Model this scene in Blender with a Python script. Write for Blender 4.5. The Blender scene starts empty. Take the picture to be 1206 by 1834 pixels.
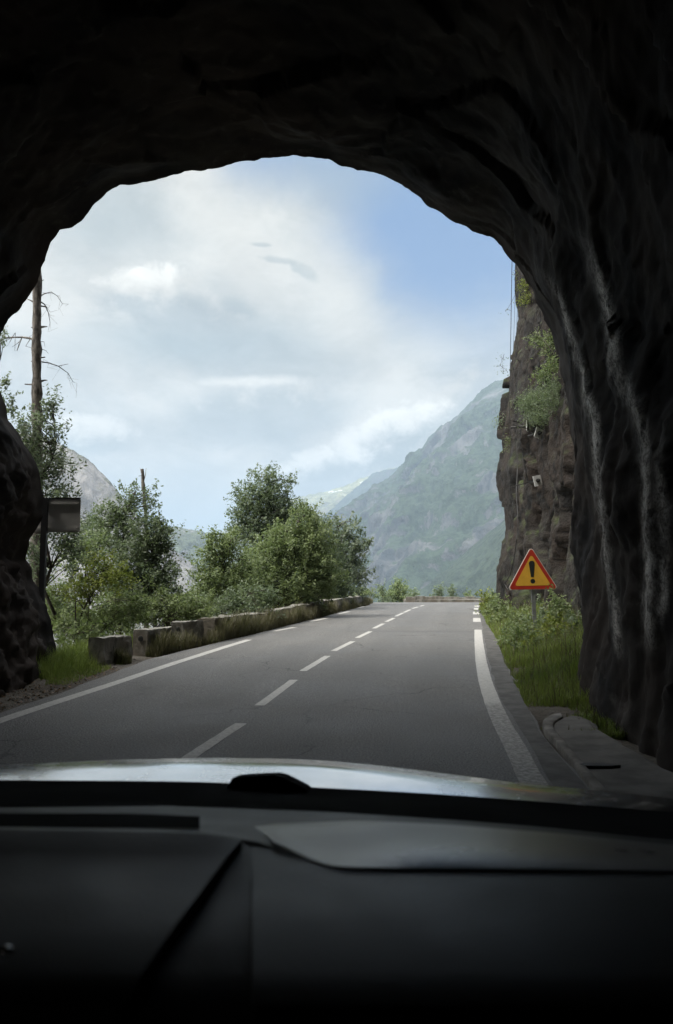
import bpy, math, random
import numpy as np
from mathutils import Vector
R = math.radians
sc = bpy.context.scene
COL = sc.collection
rng = np.random.default_rng(7)

HAZE, SKYG, OVER_FILL, SUN, EXPO = 2.5e-4, 0.52, 4.2, 3.0, 0.72
# ------------------------------------------------------------------ camera model (photo pixels 1206 x 1834)
F, CU, CV, H = 1350.0, 603.0, 917.0, 1.45
TH = math.atan(120.0 / 1350.0)

def P(u, v, Y):
    """world point on the sight line of photo pixel (u, v) at world depth Y"""
    x = (u - CU) / F; yu = -(v - CV) / F
    dy = math.cos(TH) - yu * math.sin(TH); dz = math.sin(TH) + yu * math.cos(TH)
    t = Y / dy
    return np.array([x * t, Y, H + dz * t])

def sstep(a, b, x):
    t = np.clip((np.asarray(x, float) - a) / (b - a), 0, 1)
    return t * t * (3 - 2 * t)

def zr(Y):
    Y = np.asarray(Y, float)
    return 0.17 * sstep(6, 36, Y) - 0.0016 * np.maximum(0, Y - 37) ** 2

def PG(u, v, dz=0.0):
    """where the sight line of (u, v) meets the road surface"""
    lo, hi = 1.0, 47.0
    for _ in range(60):
        m = (lo + hi) / 2
        if P(u, v, m)[2] > zr(m) + dz: lo = m
        else: hi = m
    return P(u, v, lo)

# ------------------------------------------------------------------ numpy noise
def _hash(ix, iy, iz, seed):
    h = (ix * 374761393 + iy * 668265263 + iz * 2147483647 + seed * 974634777) & 0xffffffff
    h = ((h ^ (h >> 13)) * 1274126177) & 0xffffffff
    h = (h ^ (h >> 16)) & 0xffffffff
    return h / 4294967295.0

def vnoise(p, seed=0):
    p = np.asarray(p, float); i = np.floor(p).astype(np.int64); f = p - i
    f = f * f * f * (f * (f * 6 - 15) + 10)
    out = 0
    for dx in (0, 1):
        for dy in (0, 1):
            for dz in (0, 1):
                w = (f[:, 0] if dx else 1 - f[:, 0]) * (f[:, 1] if dy else 1 - f[:, 1]) * (f[:, 2] if dz else 1 - f[:, 2])
                out = out + w * _hash(i[:, 0] + dx, i[:, 1] + dy, i[:, 2] + dz, seed)
    return out * 2 - 1

def fbm(p, octv=5, seed=0, gain=0.5, ridged=False):
    p = np.asarray(p, float); a, s, out = 1.0, 1.0, 0
    for k in range(octv):
        n = vnoise(p * s + 17.3 * k, seed + k)
        if ridged: n = 1 - 2 * np.abs(n)
        out = out + a * n; a *= gain; s *= 2.03
    return out

def cells(p, seed=0, facet=False):
    """blocky worley noise: (f1, f2-f1, cell random)"""
    p = np.asarray(p, float); i = np.floor(p).astype(np.int64)
    f1 = np.full(len(p), 9.0); f2 = np.full(len(p), 9.0); cr = np.zeros(len(p)); cc_ = np.zeros((len(p), 3))
    for dx in (-1, 0, 1):
        for dy in (-1, 0, 1):
            for dz in (-1, 0, 1):
                a, b, c = i[:, 0] + dx, i[:, 1] + dy, i[:, 2] + dz
                q = np.stack([a + _hash(a, b, c, seed), b + _hash(a, b, c, seed + 1), c + _hash(a, b, c, seed + 2)], 1)
                d = np.linalg.norm(q - p, axis=1); r = _hash(a, b, c, seed + 3)
                n1 = d < f1
                f2 = np.where(n1, f1, np.minimum(f2, d)); cr = np.where(n1, r, cr); f1 = np.where(n1, d, f1); cc_[n1] = q[n1]
    if facet: return f1, f2 - f1, cr, ((p - cc_) * np.stack([np.sin(cr * 91), np.sin(cr * 57), np.sin(cr * 131) * .35], 1)).sum(1)
    return f1, f2 - f1, cr

# ------------------------------------------------------------------ mesh helpers
def build(name, v, f, mat=None, parent=None, smooth=False, attrs=None, loc=None):
    """v: (n,3) world (or parent-local) verts; f: list of faces or int array"""
    v = np.asarray(v, np.float64).reshape(-1, 3)
    if loc is not None: v = v - np.asarray(loc)
    me = bpy.data.meshes.new(name)
    if isinstance(f, np.ndarray) and f.ndim == 2:
        n, k = f.shape
        me.vertices.add(len(v)); me.vertices.foreach_set('co', v.ravel())
        me.loops.add(n * k); me.loops.foreach_set('vertex_index', f.ravel().astype(np.int32))
        me.polygons.add(n); me.polygons.foreach_set('loop_start', np.arange(0, n * k, k, dtype=np.int32))
        me.update(calc_edges=True)
    else:
        me.from_pydata([tuple(a) for a in v], [], [tuple(int(q) for q in a) for a in f])
    me.validate()
    if smooth:
        me.polygons.foreach_set('use_smooth', np.ones(len(me.polygons), bool))
    for k, a in (attrs or {}).items():
        at = me.attributes.new(k, 'FLOAT', 'POINT'); at.data.foreach_set('value', np.asarray(a, np.float32))
    me.update()
    o = bpy.data.objects.new(name, me); COL.objects.link(o)
    if mat: me.materials.append(mat)
    if loc is not None and parent is None: o.location = loc
    if parent is not None: o.parent = parent
    return o

def grid_faces(nr, nc, close=False):
    i = np.arange(nr - 1)[:, None]; j = np.arange(nc if close else nc - 1)[None, :]
    j2 = (j + 1) % nc
    a = i * nc + j; b = i * nc + j2; c = (i + 1) * nc + j2; d = (i + 1) * nc + j
    return np.stack([a, b, c, d], -1).reshape(-1, 4)

def thing(name, label, cat, loc=(0, 0, 0), group=None):
    o = bpy.data.objects.new(name, None); COL.objects.link(o); o.empty_display_size = 0.1
    o.location = Vector([float(a) for a in loc])
    o['label'] = label; o['category'] = cat
    if group: o['group'] = group
    return o

def tag(o, label, cat, group=None):
    o['label'] = label; o['category'] = cat
    if group: o['group'] = group
    return o

def struct(o, kind='structure', label=None, cat=None):
    o['kind'] = kind
    if label: o['label'] = label
    if cat: o['category'] = cat
    return o

class MB:
    """collects shapes into one mesh"""
    def __init__(s): s.v = []; s.f = []
    def add(s, v, f):
        n = len(s.v); s.v += [tuple(float(q) for q in a) for a in v]; s.f += [[int(q) + n for q in a] for a in f]
    def tube(s, pts, rad, k=8, cap=True):
        pts = [np.asarray(p, float) for p in pts]
        rad = rad if hasattr(rad, '__len__') else [rad] * len(pts)
        up = np.array([0.31, 0.17, 0.93]); vs = []
        for i, p in enumerate(pts):
            d = pts[min(i + 1, len(pts) - 1)] - pts[max(i - 1, 0)]; d /= np.linalg.norm(d) + 1e-9
            a = np.cross(d, up if abs(d @ up) < .95 else np.array([1., 0, 0])); a /= np.linalg.norm(a); b = np.cross(d, a)
            for j in range(k):
                t = 2 * math.pi * j / k
                vs.append(p + rad[i] * (math.cos(t) * a + math.sin(t) * b))
        fs = [[i * k + j, i * k + (j + 1) % k, (i + 1) * k + (j + 1) % k, (i + 1) * k + j] for i in range(len(pts) - 1) for j in range(k)]
        if cap:
            fs.append(list(range(k))[::-1]); fs.append([(len(pts) - 1) * k + j for j in range(k)])
        s.add(vs, fs)
    def prism(s, outline, d0, d1, bev=0.0):
        """outline in local (x,z), extruded along y from d0 (front) to d1"""
        n = len(outline); o = [np.array(p) for p in outline]; c = sum(o) / n
        rows = [(d0, 1 - bev), (d0 + (bev > 0) * 0.004, 1.0), (d1, 1.0)] if bev else [(d0, 1.0), (d1, 1.0)]
        vs = [(c[0] + (p[0] - c[0]) * k, y, c[1] + (p[1] - c[1]) * k) for y, k in rows for p in o]
        fs = [list(range(n)), [(len(rows) - 1) * n + j for j in range(n)][::-1]]
        for r in range(len(rows) - 1):
            fs += [[r * n + j, (r + 1) * n + j, (r + 1) * n + (j + 1) % n, r * n + (j + 1) % n] for j in range(n)]
        s.add(vs, fs)
    def box(s, lo, hi):
        (a, b, c), (d, e, f) = lo, hi
        s.add([(a, b, c), (d, b, c), (d, e, c), (a, e, c), (a, b, f), (d, b, f), (d, e, f), (a, e, f)],
              [[0, 3, 2, 1], [4, 5, 6, 7], [0, 1, 5, 4], [1, 2, 6, 5], [2, 3, 7, 6], [3, 0, 4, 7]])
    def build(s, name, mat, parent=None, smooth=False, loc=None):
        return build(name, np.array(s.v), s.f, mat, parent, smooth, loc=loc)

# ------------------------------------------------------------------ node helpers
class NT:
    def __init__(s, tree): s.t = tree; s.n = tree.nodes; s.l = tree.links
    def node(s, kind, ins=None, **props):
        n = s.n.new(kind)
        for k, v in props.items(): setattr(n, k, v)
        for k, v in (ins or {}).items(): s.put(n.inputs[k], v)
        return n
    def put(s, sock, v):
        if isinstance(v, bpy.types.NodeSocket): s.l.new(v, sock)
        elif isinstance(v, (tuple, list)) and sock.type == 'RGBA' and len(v) == 3: sock.default_value = (*v, 1)
        else: sock.default_value = v
    def math(s, op, a, b=0.0, c=0.0, clamp=False):
        n = s.n.new('ShaderNodeMath'); n.operation = op; n.use_clamp = clamp
        s.put(n.inputs[0], a); s.put(n.inputs[1], b); s.put(n.inputs[2], c); return n.outputs[0]
    def vmath(s, op, a, b=None):
        n = s.n.new('ShaderNodeVectorMath'); n.operation = op; s.put(n.inputs[0], a)
        if b is not None:
            s.put(n.inputs['Scale'] if op == 'SCALE' else n.inputs[1], b)
        return n.outputs['Value'] if op in ('LENGTH', 'DOT_PRODUCT') else n.outputs[0]
    def mix(s, fac, a, b, blend='MIX'):
        n = s.n.new('ShaderNodeMix'); n.data_type = 'RGBA'; n.blend_type = blend
        s.put(n.inputs[0], fac); s.put(n.inputs[6], a); s.put(n.inputs[7], b); return n.outputs[2]
    def noise(s, vec, scale, detail=5, rough=0.55, dist=0.0, out=0):
        n = s.n.new('ShaderNodeTexNoise')
        if vec is not None: s.l.new(vec, n.inputs['Vector'])
        n.inputs['Scale'].default_value = scale; n.inputs['Detail'].default_value = detail
        n.inputs['Roughness'].default_value = rough; n.inputs['Distortion'].default_value = dist
        return n.outputs[out]
    def voro(s, vec, scale, feature='F1', out='Distance'):
        n = s.n.new('ShaderNodeTexVoronoi'); n.feature = feature
        s.l.new(vec, n.inputs['Vector']); n.inputs['Scale'].default_value = scale; return n.outputs[out]
    def rng(s, x, a, b, c=0.0, d=1.0, smooth=True):
        n = s.n.new('ShaderNodeMapRange'); n.interpolation_type = 'SMOOTHSTEP' if smooth else 'LINEAR'
        s.put(n.inputs[0], x); n.inputs[1].default_value = a; n.inputs[2].default_value = b
        n.inputs[3].default_value = c; n.inputs[4].default_value = d; return n.outputs[0]
    def scale(s, vec, xyz):
        n = s.n.new('ShaderNodeMapping'); s.l.new(vec, n.inputs[0]); n.inputs['Scale'].default_value = xyz; return n.outputs[0]
    def attr(s, name): return s.node('ShaderNodeAttribute', attribute_name=name).outputs['Fac']
    def bump(s, h, strength=0.5, dist=0.02, normal=None):
        n = s.n.new('ShaderNodeBump'); s.l.new(h, n.inputs['Height'])
        n.inputs['Strength'].default_value = strength; n.inputs['Distance'].default_value = dist
        if normal is not None: s.l.new(normal, n.inputs['Normal'])
        return n.outputs[0]

def material(name):
    m = bpy.data.materials.new(name); m.use_nodes = True
    t = NT(m.node_tree); b = m.node_tree.nodes['Principled BSDF']
    pos = t.node('ShaderNodeNewGeometry').outputs['Position']
    return m, t, b, pos

def plain(name, col, rough=0.6, spec=0.5, metal=0.0, var=0.25, scale=6.0, bump=0.0, bscale=60):
    m, t, b, pos = material(name)
    tc = t.node('ShaderNodeTexCoord').outputs['Object']
    n = t.noise(tc, scale, 6, 0.6)
    k = t.rng(n, 0.3, 0.7, 1 - var, 1 + var)
    c = t.vmath('SCALE', (col[0], col[1], col[2]), k)
    t.put(b.inputs['Base Color'], c)
    t.put(b.inputs['Roughness'], rough); b.inputs['Specular IOR Level'].default_value = spec; b.inputs['Metallic'].default_value = metal
    if bump: t.put(b.inputs['Normal'], t.bump(t.noise(tc, bscale, 4, 0.6), 0.6, bump))
    return m

M = {}
def m_rock(name, dark, light, brown, green=0.0, wet=0.55, stain=False, sc_=1.0, bstr=0.6, bdist=0.12, spec=0.2, crack=False):
    m, t, b, pos = material(name)
    warp = t.vmath('ADD', pos, t.vmath('SCALE', t.noise(pos, 0.8 * sc_, 3, out=1), 0.7 / sc_))
    st = t.scale(warp, (1.0 * sc_, 1.0 * sc_, 0.6 * sc_))
    n1 = t.noise(st, 1.3, 7, 0.58); n2 = t.noise(warp, 4.5 * sc_, 8, 0.6); n3 = t.noise(pos, 0.45 * sc_, 4, 0.5)
    c = t.mix(t.rng(n1, 0.36, 0.66), dark, light)
    c = t.mix(t.rng(n3, 0.45, 0.62, 0, 0.8), c, brown)
    c = t.mix(t.rng(n2, 0.55, 0.75, 0, 0.45), c, tuple(1.7 * q for q in light))
    if crack:
        ce = t.voro(t.scale(t.vmath('ADD', pos, t.vmath('SCALE', t.noise(pos, 1.6, 5, out=1), 0.7)), (1, 1, 0.4)), 0.75, 'DISTANCE_TO_EDGE')
        c = t.mix(t.rng(ce, 0.0, 0.05, 0.9, 0), c, (0.006, 0.0055, 0.005))
    if green:
        nz = t.node('ShaderNodeSeparateXYZ', {0: t.node('ShaderNodeNewGeometry').outputs['Normal']}).outputs[2]
        g = t.math('MULTIPLY', t.rng(nz, 0.05, 0.55), t.rng(t.noise(pos, 1.7 * sc_, 6), 0.42, 0.58, 0, green))
        c = t.mix(g, c, (0.045, 0.06, 0.02))
    if stain:
        s = t.math('MULTIPLY', t.attr('stain'), t.math('MULTIPLY', t.rng(t.noise(pos, 9, 6, 0.75), 0.32, 0.60), t.rng(t.noise(pos, 46, 4, 0.7), 0.30, 0.62, .25, 1.0)))
        c = t.mix(t.math('MINIMUM', s, 1.0), c, (0.85, 0.81, 0.76))
    t.put(b.inputs['Base Color'], c)
    t.put(b.inputs['Roughness'], t.rng(n2, 0.3, 0.7, wet, 0.95))
    b.inputs['Specular IOR Level'].default_value = spec
    h = t.math('ADD', n1, t.math('MULTIPLY', n2, 0.45))
    h = t.math('ADD', h, t.math('MULTIPLY', t.noise(pos, 16 * sc_, 6, 0.65), 0.22))
    t.put(b.inputs['Normal'], t.bump(h, bstr, bdist / sc_))
    return m
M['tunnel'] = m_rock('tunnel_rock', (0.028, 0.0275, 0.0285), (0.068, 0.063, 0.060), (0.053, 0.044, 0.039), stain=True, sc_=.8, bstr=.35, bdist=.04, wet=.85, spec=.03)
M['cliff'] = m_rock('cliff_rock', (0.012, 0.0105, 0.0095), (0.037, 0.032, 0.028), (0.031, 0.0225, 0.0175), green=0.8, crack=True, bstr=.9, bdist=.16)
M['rubble'] = m_rock('rubble_stone', (0.05, 0.045, 0.04), (0.14, 0.13, 0.12), (0.1, 0.08, 0.06), sc_=4)

# asphalt
m, t, b, pos = material('asphalt')
big = t.noise(pos, 0.55, 4, 0.5); strk = t.noise(t.scale(pos, (2.2, 0.16, 1)), 1.0, 5, 0.6)
fine = t.noise(pos, 52, 4, 0.8); ag = t.voro(pos, 48)
c = t.mix(t.rng(big, 0.3, 0.7), (0.150, 0.149, 0.143), (0.195, 0.192, 0.182))
c = t.mix(t.rng(strk, 0.40, 0.70, 0, 0.55), c, (0.215, 0.212, 0.202))
c = t.mix(t.rng(fine, 0.40, 0.62, 0, 0.85), c, (0.048, 0.048, 0.049))
c = t.mix(t.rng(t.noise(pos, 60, 3, 0.7), 0.60, 0.70, 0, 0.85), c, (0.42, 0.41, 0.39))
ac = t.math('ADD', t.attr('across'), t.math('MULTIPLY', t.math('SUBTRACT', big, .5), 0.03))
trk = 0.0
for q_ in (0.15, 0.36, 0.60, 0.80):                     # polished wheel tracks
    trk = t.math('MAXIMUM', trk, t.rng(t.math('ABSOLUTE', t.math('SUBTRACT', ac, q_)), 0.02, 0.075, 1.0, 0.0))
c = t.mix(t.math('MULTIPLY', trk, t.rng(strk, .3, .7, .12, .42)), c, (0.10, 0.099, 0.096))
oil = t.math('MULTIPLY', t.rng(t.noise(t.scale(pos, (1.0, .5, 1)), 1.7, 5, .65), .60, .70, 0, .6), t.rng(strk, .4, .6))
c = t.mix(oil, c, (0.07, 0.069, 0.067))
yy = t.node('ShaderNodeSeparateXYZ', {0: t.vmath('ADD', pos, t.vmath('SCALE', t.noise(pos, 1.2, 3, out=1), 0.35))}).outputs
seam = t.math('ABSOLUTE', t.math('SUBTRACT', t.math('ADD', yy[1], t.math('MULTIPLY', yy[0], 0.05)), 20.3))
c = t.mix(t.math('MULTIPLY', t.rng(seam, 0.10, 0.45, 0.55, 0.0), t.rng(yy[0], 0.2, 1.2)), c, (0.09, 0.09, 0.088))   # old transverse joint
cr = t.voro(t.vmath('ADD', pos, t.vmath('SCALE', t.noise(pos, 1.5, 4, out=1), 0.8)), 0.33, 'DISTANCE_TO_EDGE')
c = t.mix(t.math('MULTIPLY', t.rng(cr, 0.0, 0.007, 1, 0), t.rng(t.noise(pos, 0.3, 2), 0.42, 0.52, 0, 0.8)), c, (0.04, 0.04, 0.04))
t.put(b.inputs['Base Color'], c); t.put(b.inputs['Roughness'], t.rng(big, 0.3, 0.7, 0.62, 0.78))
b.inputs['Specular IOR Level'].default_value = 0.5
t.put(b.inputs['Normal'], t.bump(t.math('ADD', fine, t.math('MULTIPLY', ag, 0.7)), 0.9, 0.012))
M['asphalt'] = m

# road paint, worn
m, t, b, pos = material('road_paint')
w = t.noise(pos, 22, 6, 0.75); w2 = t.noise(pos, 1.6, 3)
xy_ = t.node('ShaderNodeSeparateXYZ', {0: pos}).outputs; y = xy_[1]
old = t.math('MULTIPLY', t.rng(t.math('ADD', y, t.math('MULTIPLY', w2, 0.4)), 8.9, 9.3, 1.0, 0.0), t.rng(xy_[0], 0.2, 0.8, 0.25, 1.0))          # older, dirtier coat nearest the tunnel
c = t.mix(t.rng(w, 0.3, 0.75), (0.54, 0.53, 0.50), (0.34, 0.335, 0.32))
c = t.mix(t.math('MULTIPLY', old, t.rng(w, 0.40, 0.60, 0.35, 0.95)), c, (0.20, 0.195, 0.185))
c = t.mix(t.rng(t.noise(pos, 60, 4, 0.7), 0.56, 0.68, 0, 0.6), c, (0.16, 0.16, 0.155))
t.put(b.inputs['Base Color'], c); b.inputs['Roughness'].default_value = 0.7
t.put(b.inputs['Normal'], t.bump(t.noise(pos, 110, 3, 0.7), 0.6, 0.006))
M['paint'] = m
M['patch'] = plain('patched_asphalt', (0.102, 0.099, 0.094), 0.8, 0.3, var=0.3, scale=5, bump=0.006, bscale=70)

# ground: dirt, gravel, forest litter
m, t, b, pos = material('ground_soil')
n1 = t.noise(pos, 0.9, 6, 0.6); n2 = t.noise(pos, 14, 6, 0.7); gv = t.voro(pos, 26)
c = t.mix(t.rng(n1, 0.35, 0.65), (0.085, 0.073, 0.058), (0.15, 0.138, 0.12))
c = t.mix(t.rng(n2, 0.5, 0.68, 0, 0.7), c, (0.045, 0.038, 0.03))
c = t.mix(t.rng(gv, 0.0, 0.25, 0.5, 0), c, (0.25, 0.24, 0.22))
mud = t.noise(pos, 0.012, 5, 0.6)
far = t.rng(t.vmath('LENGTH', pos), 60, 140)
c = t.mix(far, c, t.mix(t.rng(mud, 0.4, 0.6), (0.05, 0.07, 0.03), (0.16, 0.16, 0.14)))
t.put(b.inputs['Base Color'], c); b.inputs['Roughness'].default_value = 0.95; b.inputs['Specular IOR Level'].default_value = 0.2
t.put(b.inputs['Normal'], t.bump(t.math('ADD', n2, t.math('MULTIPLY', gv, -0.8)), 0.9, 0.03))
M['soil'] = m

# concrete / stone parapet with dark mossy stains
m, t, b, pos = material('parapet_stone')
n1 = t.noise(t.scale(pos, (1, 1, 0.5)), 2.6, 8, 0.65); n2 = t.noise(pos, 9, 8, 0.7); n3 = t.noise(pos, 1.1, 4)
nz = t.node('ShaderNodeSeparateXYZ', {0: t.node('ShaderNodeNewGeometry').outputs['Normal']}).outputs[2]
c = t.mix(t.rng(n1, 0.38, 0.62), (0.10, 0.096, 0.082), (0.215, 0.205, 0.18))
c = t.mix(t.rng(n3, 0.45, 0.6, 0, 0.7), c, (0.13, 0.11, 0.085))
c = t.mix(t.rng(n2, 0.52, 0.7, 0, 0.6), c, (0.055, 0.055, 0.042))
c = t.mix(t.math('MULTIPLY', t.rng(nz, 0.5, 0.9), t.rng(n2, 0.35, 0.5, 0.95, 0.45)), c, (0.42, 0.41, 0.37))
t.put(b.inputs['Base Color'], c); b.inputs['Roughness'].default_value = 0.92; b.inputs['Specular IOR Level'].default_value = 0.2
t.put(b.inputs['Normal'], t.bump(t.math('ADD', n1, t.math('MULTIPLY', n2, 0.6)), 0.9, 0.06))
M['stone'] = m
M['concrete'] = plain('slab_concrete', (0.155, 0.15, 0.14), 0.9, 0.2, var=0.3, scale=3, bump=0.008, bscale=45)
M['kerb'] = plain('kerb_concrete', (0.21, 0.20, 0.185), 0.9, 0.2, var=0.35, scale=5, bump=0.01, bscale=30)

def m_leaf(name, c0, c1, trans=0.5):
    m, t, b, pos = material(name)
    a = t.attr('tint')
    c = t.mix(a, c0, c1)
    t.put(b.inputs['Base Color'], c); b.inputs['Roughness'].default_value = 0.5; b.inputs['Specular IOR Level'].default_value = 0.4
    tr = t.node('ShaderNodeBsdfTranslucent', {'Color': t.mix(0.5, c, (0.12, 0.17, 0.02))})
    mx = t.node('ShaderNodeMixShader', {0: trans, 1: b.outputs[0], 2: tr.outputs[0]})
    t.l.new(mx.outputs[0], t.n['Material Output'].inputs['Surface'])
    return m
M['leaf_dark'] = m_leaf('leaf_dark', (0.115, 0.165, 0.105), (0.29, 0.35, 0.23))
M['leaf_mid'] = m_leaf('leaf_mid', (0.135, 0.19, 0.092), (0.33, 0.40, 0.19))
M['leaf_grey'] = m_leaf('leaf_grey', (0.15, 0.20, 0.14), (0.32, 0.37, 0.28))
M['leaf_bright'] = m_leaf('leaf_bright', (0.17, 0.22, 0.045), (0.38, 0.42, 0.095))
M['grass'] = m_leaf('grass_blades', (0.13, 0.20, 0.04), (0.34, 0.41, 0.11), 0.45)
M['weeds'] = m_leaf('dry_weeds', (0.09, 0.085, 0.045), (0.17, 0.15, 0.085), 0.2)

def m_bark(name, c0, c1):
    m, t, b, pos = material(name)
    n = t.noise(t.scale(pos, (14, 14, 3.5)), 1.0, 7, 0.7); n2 = t.noise(pos, 3.2, 4)
    c = t.mix(t.rng(n, 0.38, 0.62), c0, c1)
    c = t.mix(t.rng(n2, 0.5, 0.66, 0, 0.6), c, tuple(0.5 * q for q in c0))
    t.put(b.inputs['Base Color'], c); b.inputs['Roughness'].default_value = 0.9
    t.put(b.inputs['Normal'], t.bump(n, 0.9, 0.03)); return m
M['bark'] = m_bark('bark', (0.045, 0.036, 0.028), (0.12, 0.10, 0.08))
M['deadwood'] = m_bark('dead_wood', (0.06, 0.052, 0.045), (0.25, 0.225, 0.195))
M['galv'] = plain('galvanised_steel', (0.30, 0.31, 0.32), 0.5, 0.5, 0.7, 0.15, 8)
M['sign_back'] = plain('sign_back_grey', (0.52, 0.51, 0.48), 0.55, 0.4, 0.0, 0.12, 3)
M['post_dark'] = plain('dark_post', (0.035, 0.035, 0.037), 0.55, 0.4, 0.3, 0.2, 5)
M['red'] = plain('sign_red', (0.40, 0.035, 0.02), 0.4, 0.4, 0, 0.12, 5)
M['yellow'] = plain('sign_yellow', (0.64, 0.36, 0.045), 0.4, 0.4, 0, 0.10, 4)
M['black'] = plain('sign_black', (0.02, 0.022, 0.02), 0.45, 0.4, 0, 0.1, 5)
M['white'] = plain('sign_white', (0.62, 0.55, 0.50), 0.5, 0.4, 0, 0.1, 5)
M['plate'] = plain('anchor_plate_white', (0.66, 0.66, 0.64), 0.5, 0.4, 0, 0.15, 8)
M['steel_dark'] = plain('dark_steel', (0.04, 0.038, 0.036), 0.5, 0.5, 0.5, 0.2, 9)
M['wire'] = plain('wire', (0.05, 0.05, 0.05), 0.7, 0.2, 0.0, 0.15, 9)

# ------------------------------------------------------------------ road
def table(px):
    q = np.array([PG(u, v) for u, v in px]); q = q[np.argsort(q[:, 1])]; return q[:, 1], q[:, 0]
AX = math.tan(R(7.05))                                  # heading of the road inside the tunnel
def curve(px, tail):
    Y, X = table(px)
    Y = np.concatenate([[Y[0] - 40], Y, [a for a, _ in tail]])
    X = np.concatenate([[X[0] - 40 * AX], X, [c for _, c in tail]])
    return lambda q: np.interp(q, Y, X)
XL = curve([(0, 1277), (100, 1244), (199, 1207), (265, 1181), (400, 1148), (446, 1138), (513, 1121), (579, 1105), (645, 1086)],
           [(47, 2.4), (52, 3.6), (58, 5.4), (62, 9)])
XR = curve([(1049, 1403), (1005, 1355), (968, 1310), (958, 1287), (935, 1246), (911, 1196), (891, 1145), (873, 1118), (864, 1098), (860, 1088)],
           [(42, 9.5), (46, 14), (50, 26), (56, 42), (62, 60)])
Ys = np.concatenate([np.linspace(-45, 2, 24), np.linspace(2.5, 62, 180)]); NC = 26
rv = []
for Y in Ys:
    for k in range(NC):
        s = k / (NC - 1); rag = 0.03 * vnoise(np.array([[Y * 2.3, s, 3.1]]))[0] if k in (0, NC - 1) else 0
        rv.append((XL(Y) + (XR(Y) - XL(Y)) * s + rag, Y, float(zr(Y))))
road = struct(build('road', rv, grid_faces(len(Ys), NC)[:, ::-1], M['asphalt'], smooth=True, attrs={'across': np.tile(np.linspace(0, 1, NC), len(Ys))}))

def ribbon(px, width, dz=0.004, n=8, ends=True):
    """painted stripe along photo points lying on the road"""
    q = np.array([PG(u, v) for u, v in px])
    L = np.concatenate([[0], np.cumsum(np.linalg.norm(np.diff(q[:, :2], axis=0), axis=1))])
    t = np.linspace(0, L[-1], max(2, int(L[-1] / 0.12) + 2))
    x = np.interp(t, L, q[:, 0]); y = np.interp(t, L, q[:, 1])
    k = np.ones(9) / 9
    if len(t) > 30:
        xp = np.convolve(np.pad(x, 4, mode='reflect', reflect_type='odd'), k, 'valid'); x = xp
    d = np.stack([np.gradient(x), np.gradient(y)], 1); d /= np.linalg.norm(d, axis=1)[:, None]
    nrm = np.stack([-d[:, 1], d[:, 0]], 1)
    v = []
    for i in range(len(t)):
        for s in (-1, -0.33, 0.33, 1):
            e = 0.006 * (random.random() - .5) if abs(s) == 1 else 0
            X = x[i] + nrm[i, 0] * (s * width / 2 + e); Y = y[i] + nrm[i, 1] * (s * width / 2 + e)
            v.append((X, Y, float(zr(Y)) + dz))
    return np.array(v), grid_faces(len(t), 4)

def stripes(name, runs, width):
    V, Fc, n = [], [], 0
    for px in runs:
        v, f = ribbon(px, width); V.append(v); Fc.append(f + n); n += len(v)
    return build(name, np.concatenate(V), np.concatenate(Fc), M['paint'], road)
random.seed(3)
stripes('edge_line', [[(-60, 1312), (0, 1291), (100, 1258), (200, 1226), (300, 1192), (400, 1160), (446, 1146)]], 0.17)
stripes('edge_line', [[(491, 1130.5), (528, 1123.5)], [(558, 1113), (586, 1107)], [(606, 1099.5), (625, 1095.5)], [(638, 1089.5), (652, 1086.5)]], 0.17)
stripes('edge_line', [[(966, 1420), (951, 1399), (928, 1347), (901, 1300), (882, 1258), (869, 1219), (862, 1186), (858, 1152), (856.5, 1128)]], 0.19)
stripes('edge_line', [[(854.5, 1114), (854, 1107)], [(853, 1100.5), (853, 1096)], [(854, 1092.3), (854, 1089)], [(855, 1086.8), (855, 1084.6)]], 0.24)
stripes('centre_line', [[(320, 1370), (345, 1353), (432, 1296)], [(465, 1264), (527, 1218)], [(543, 1202), (587, 1175)], [(598, 1166), (632, 1149)],
                        [(640, 1142.5), (664, 1131)], [(670, 1125.6), (687, 1117)], [(692, 1113.7), (706, 1107)], [(709, 1104), (722, 1098)],
                        [(724, 1097), (735, 1092)], [(739, 1090), (749, 1087)], [(753, 1086), (759, 1084)]], 0.12)

el_ = np.array([PG(u, v) for u, v in [(966, 1420), (951, 1399), (928, 1347), (901, 1300), (882, 1258), (869, 1219), (862, 1186), (858, 1152), (856.5, 1128), (854, 1107), (853.5, 1096)]])
V = []; yq = np.linspace(5.2, 33, 130)
for y in yq:
    x0 = np.interp(y, el_[:, 1], el_[:, 0]) + .13 + .02 * vnoise(np.array([[y * 1.7, 0, 0]]))[0]; x1 = XR(y) - .015
    V += [(x0 + (x1 - x0) * k, y, float(zr(y)) + .004) for k in (0, .33, .67, 1)]
build('shoulder', np.array(V), grid_faces(len(yq), 4)[:, ::-1], M['patch'], road)
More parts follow.
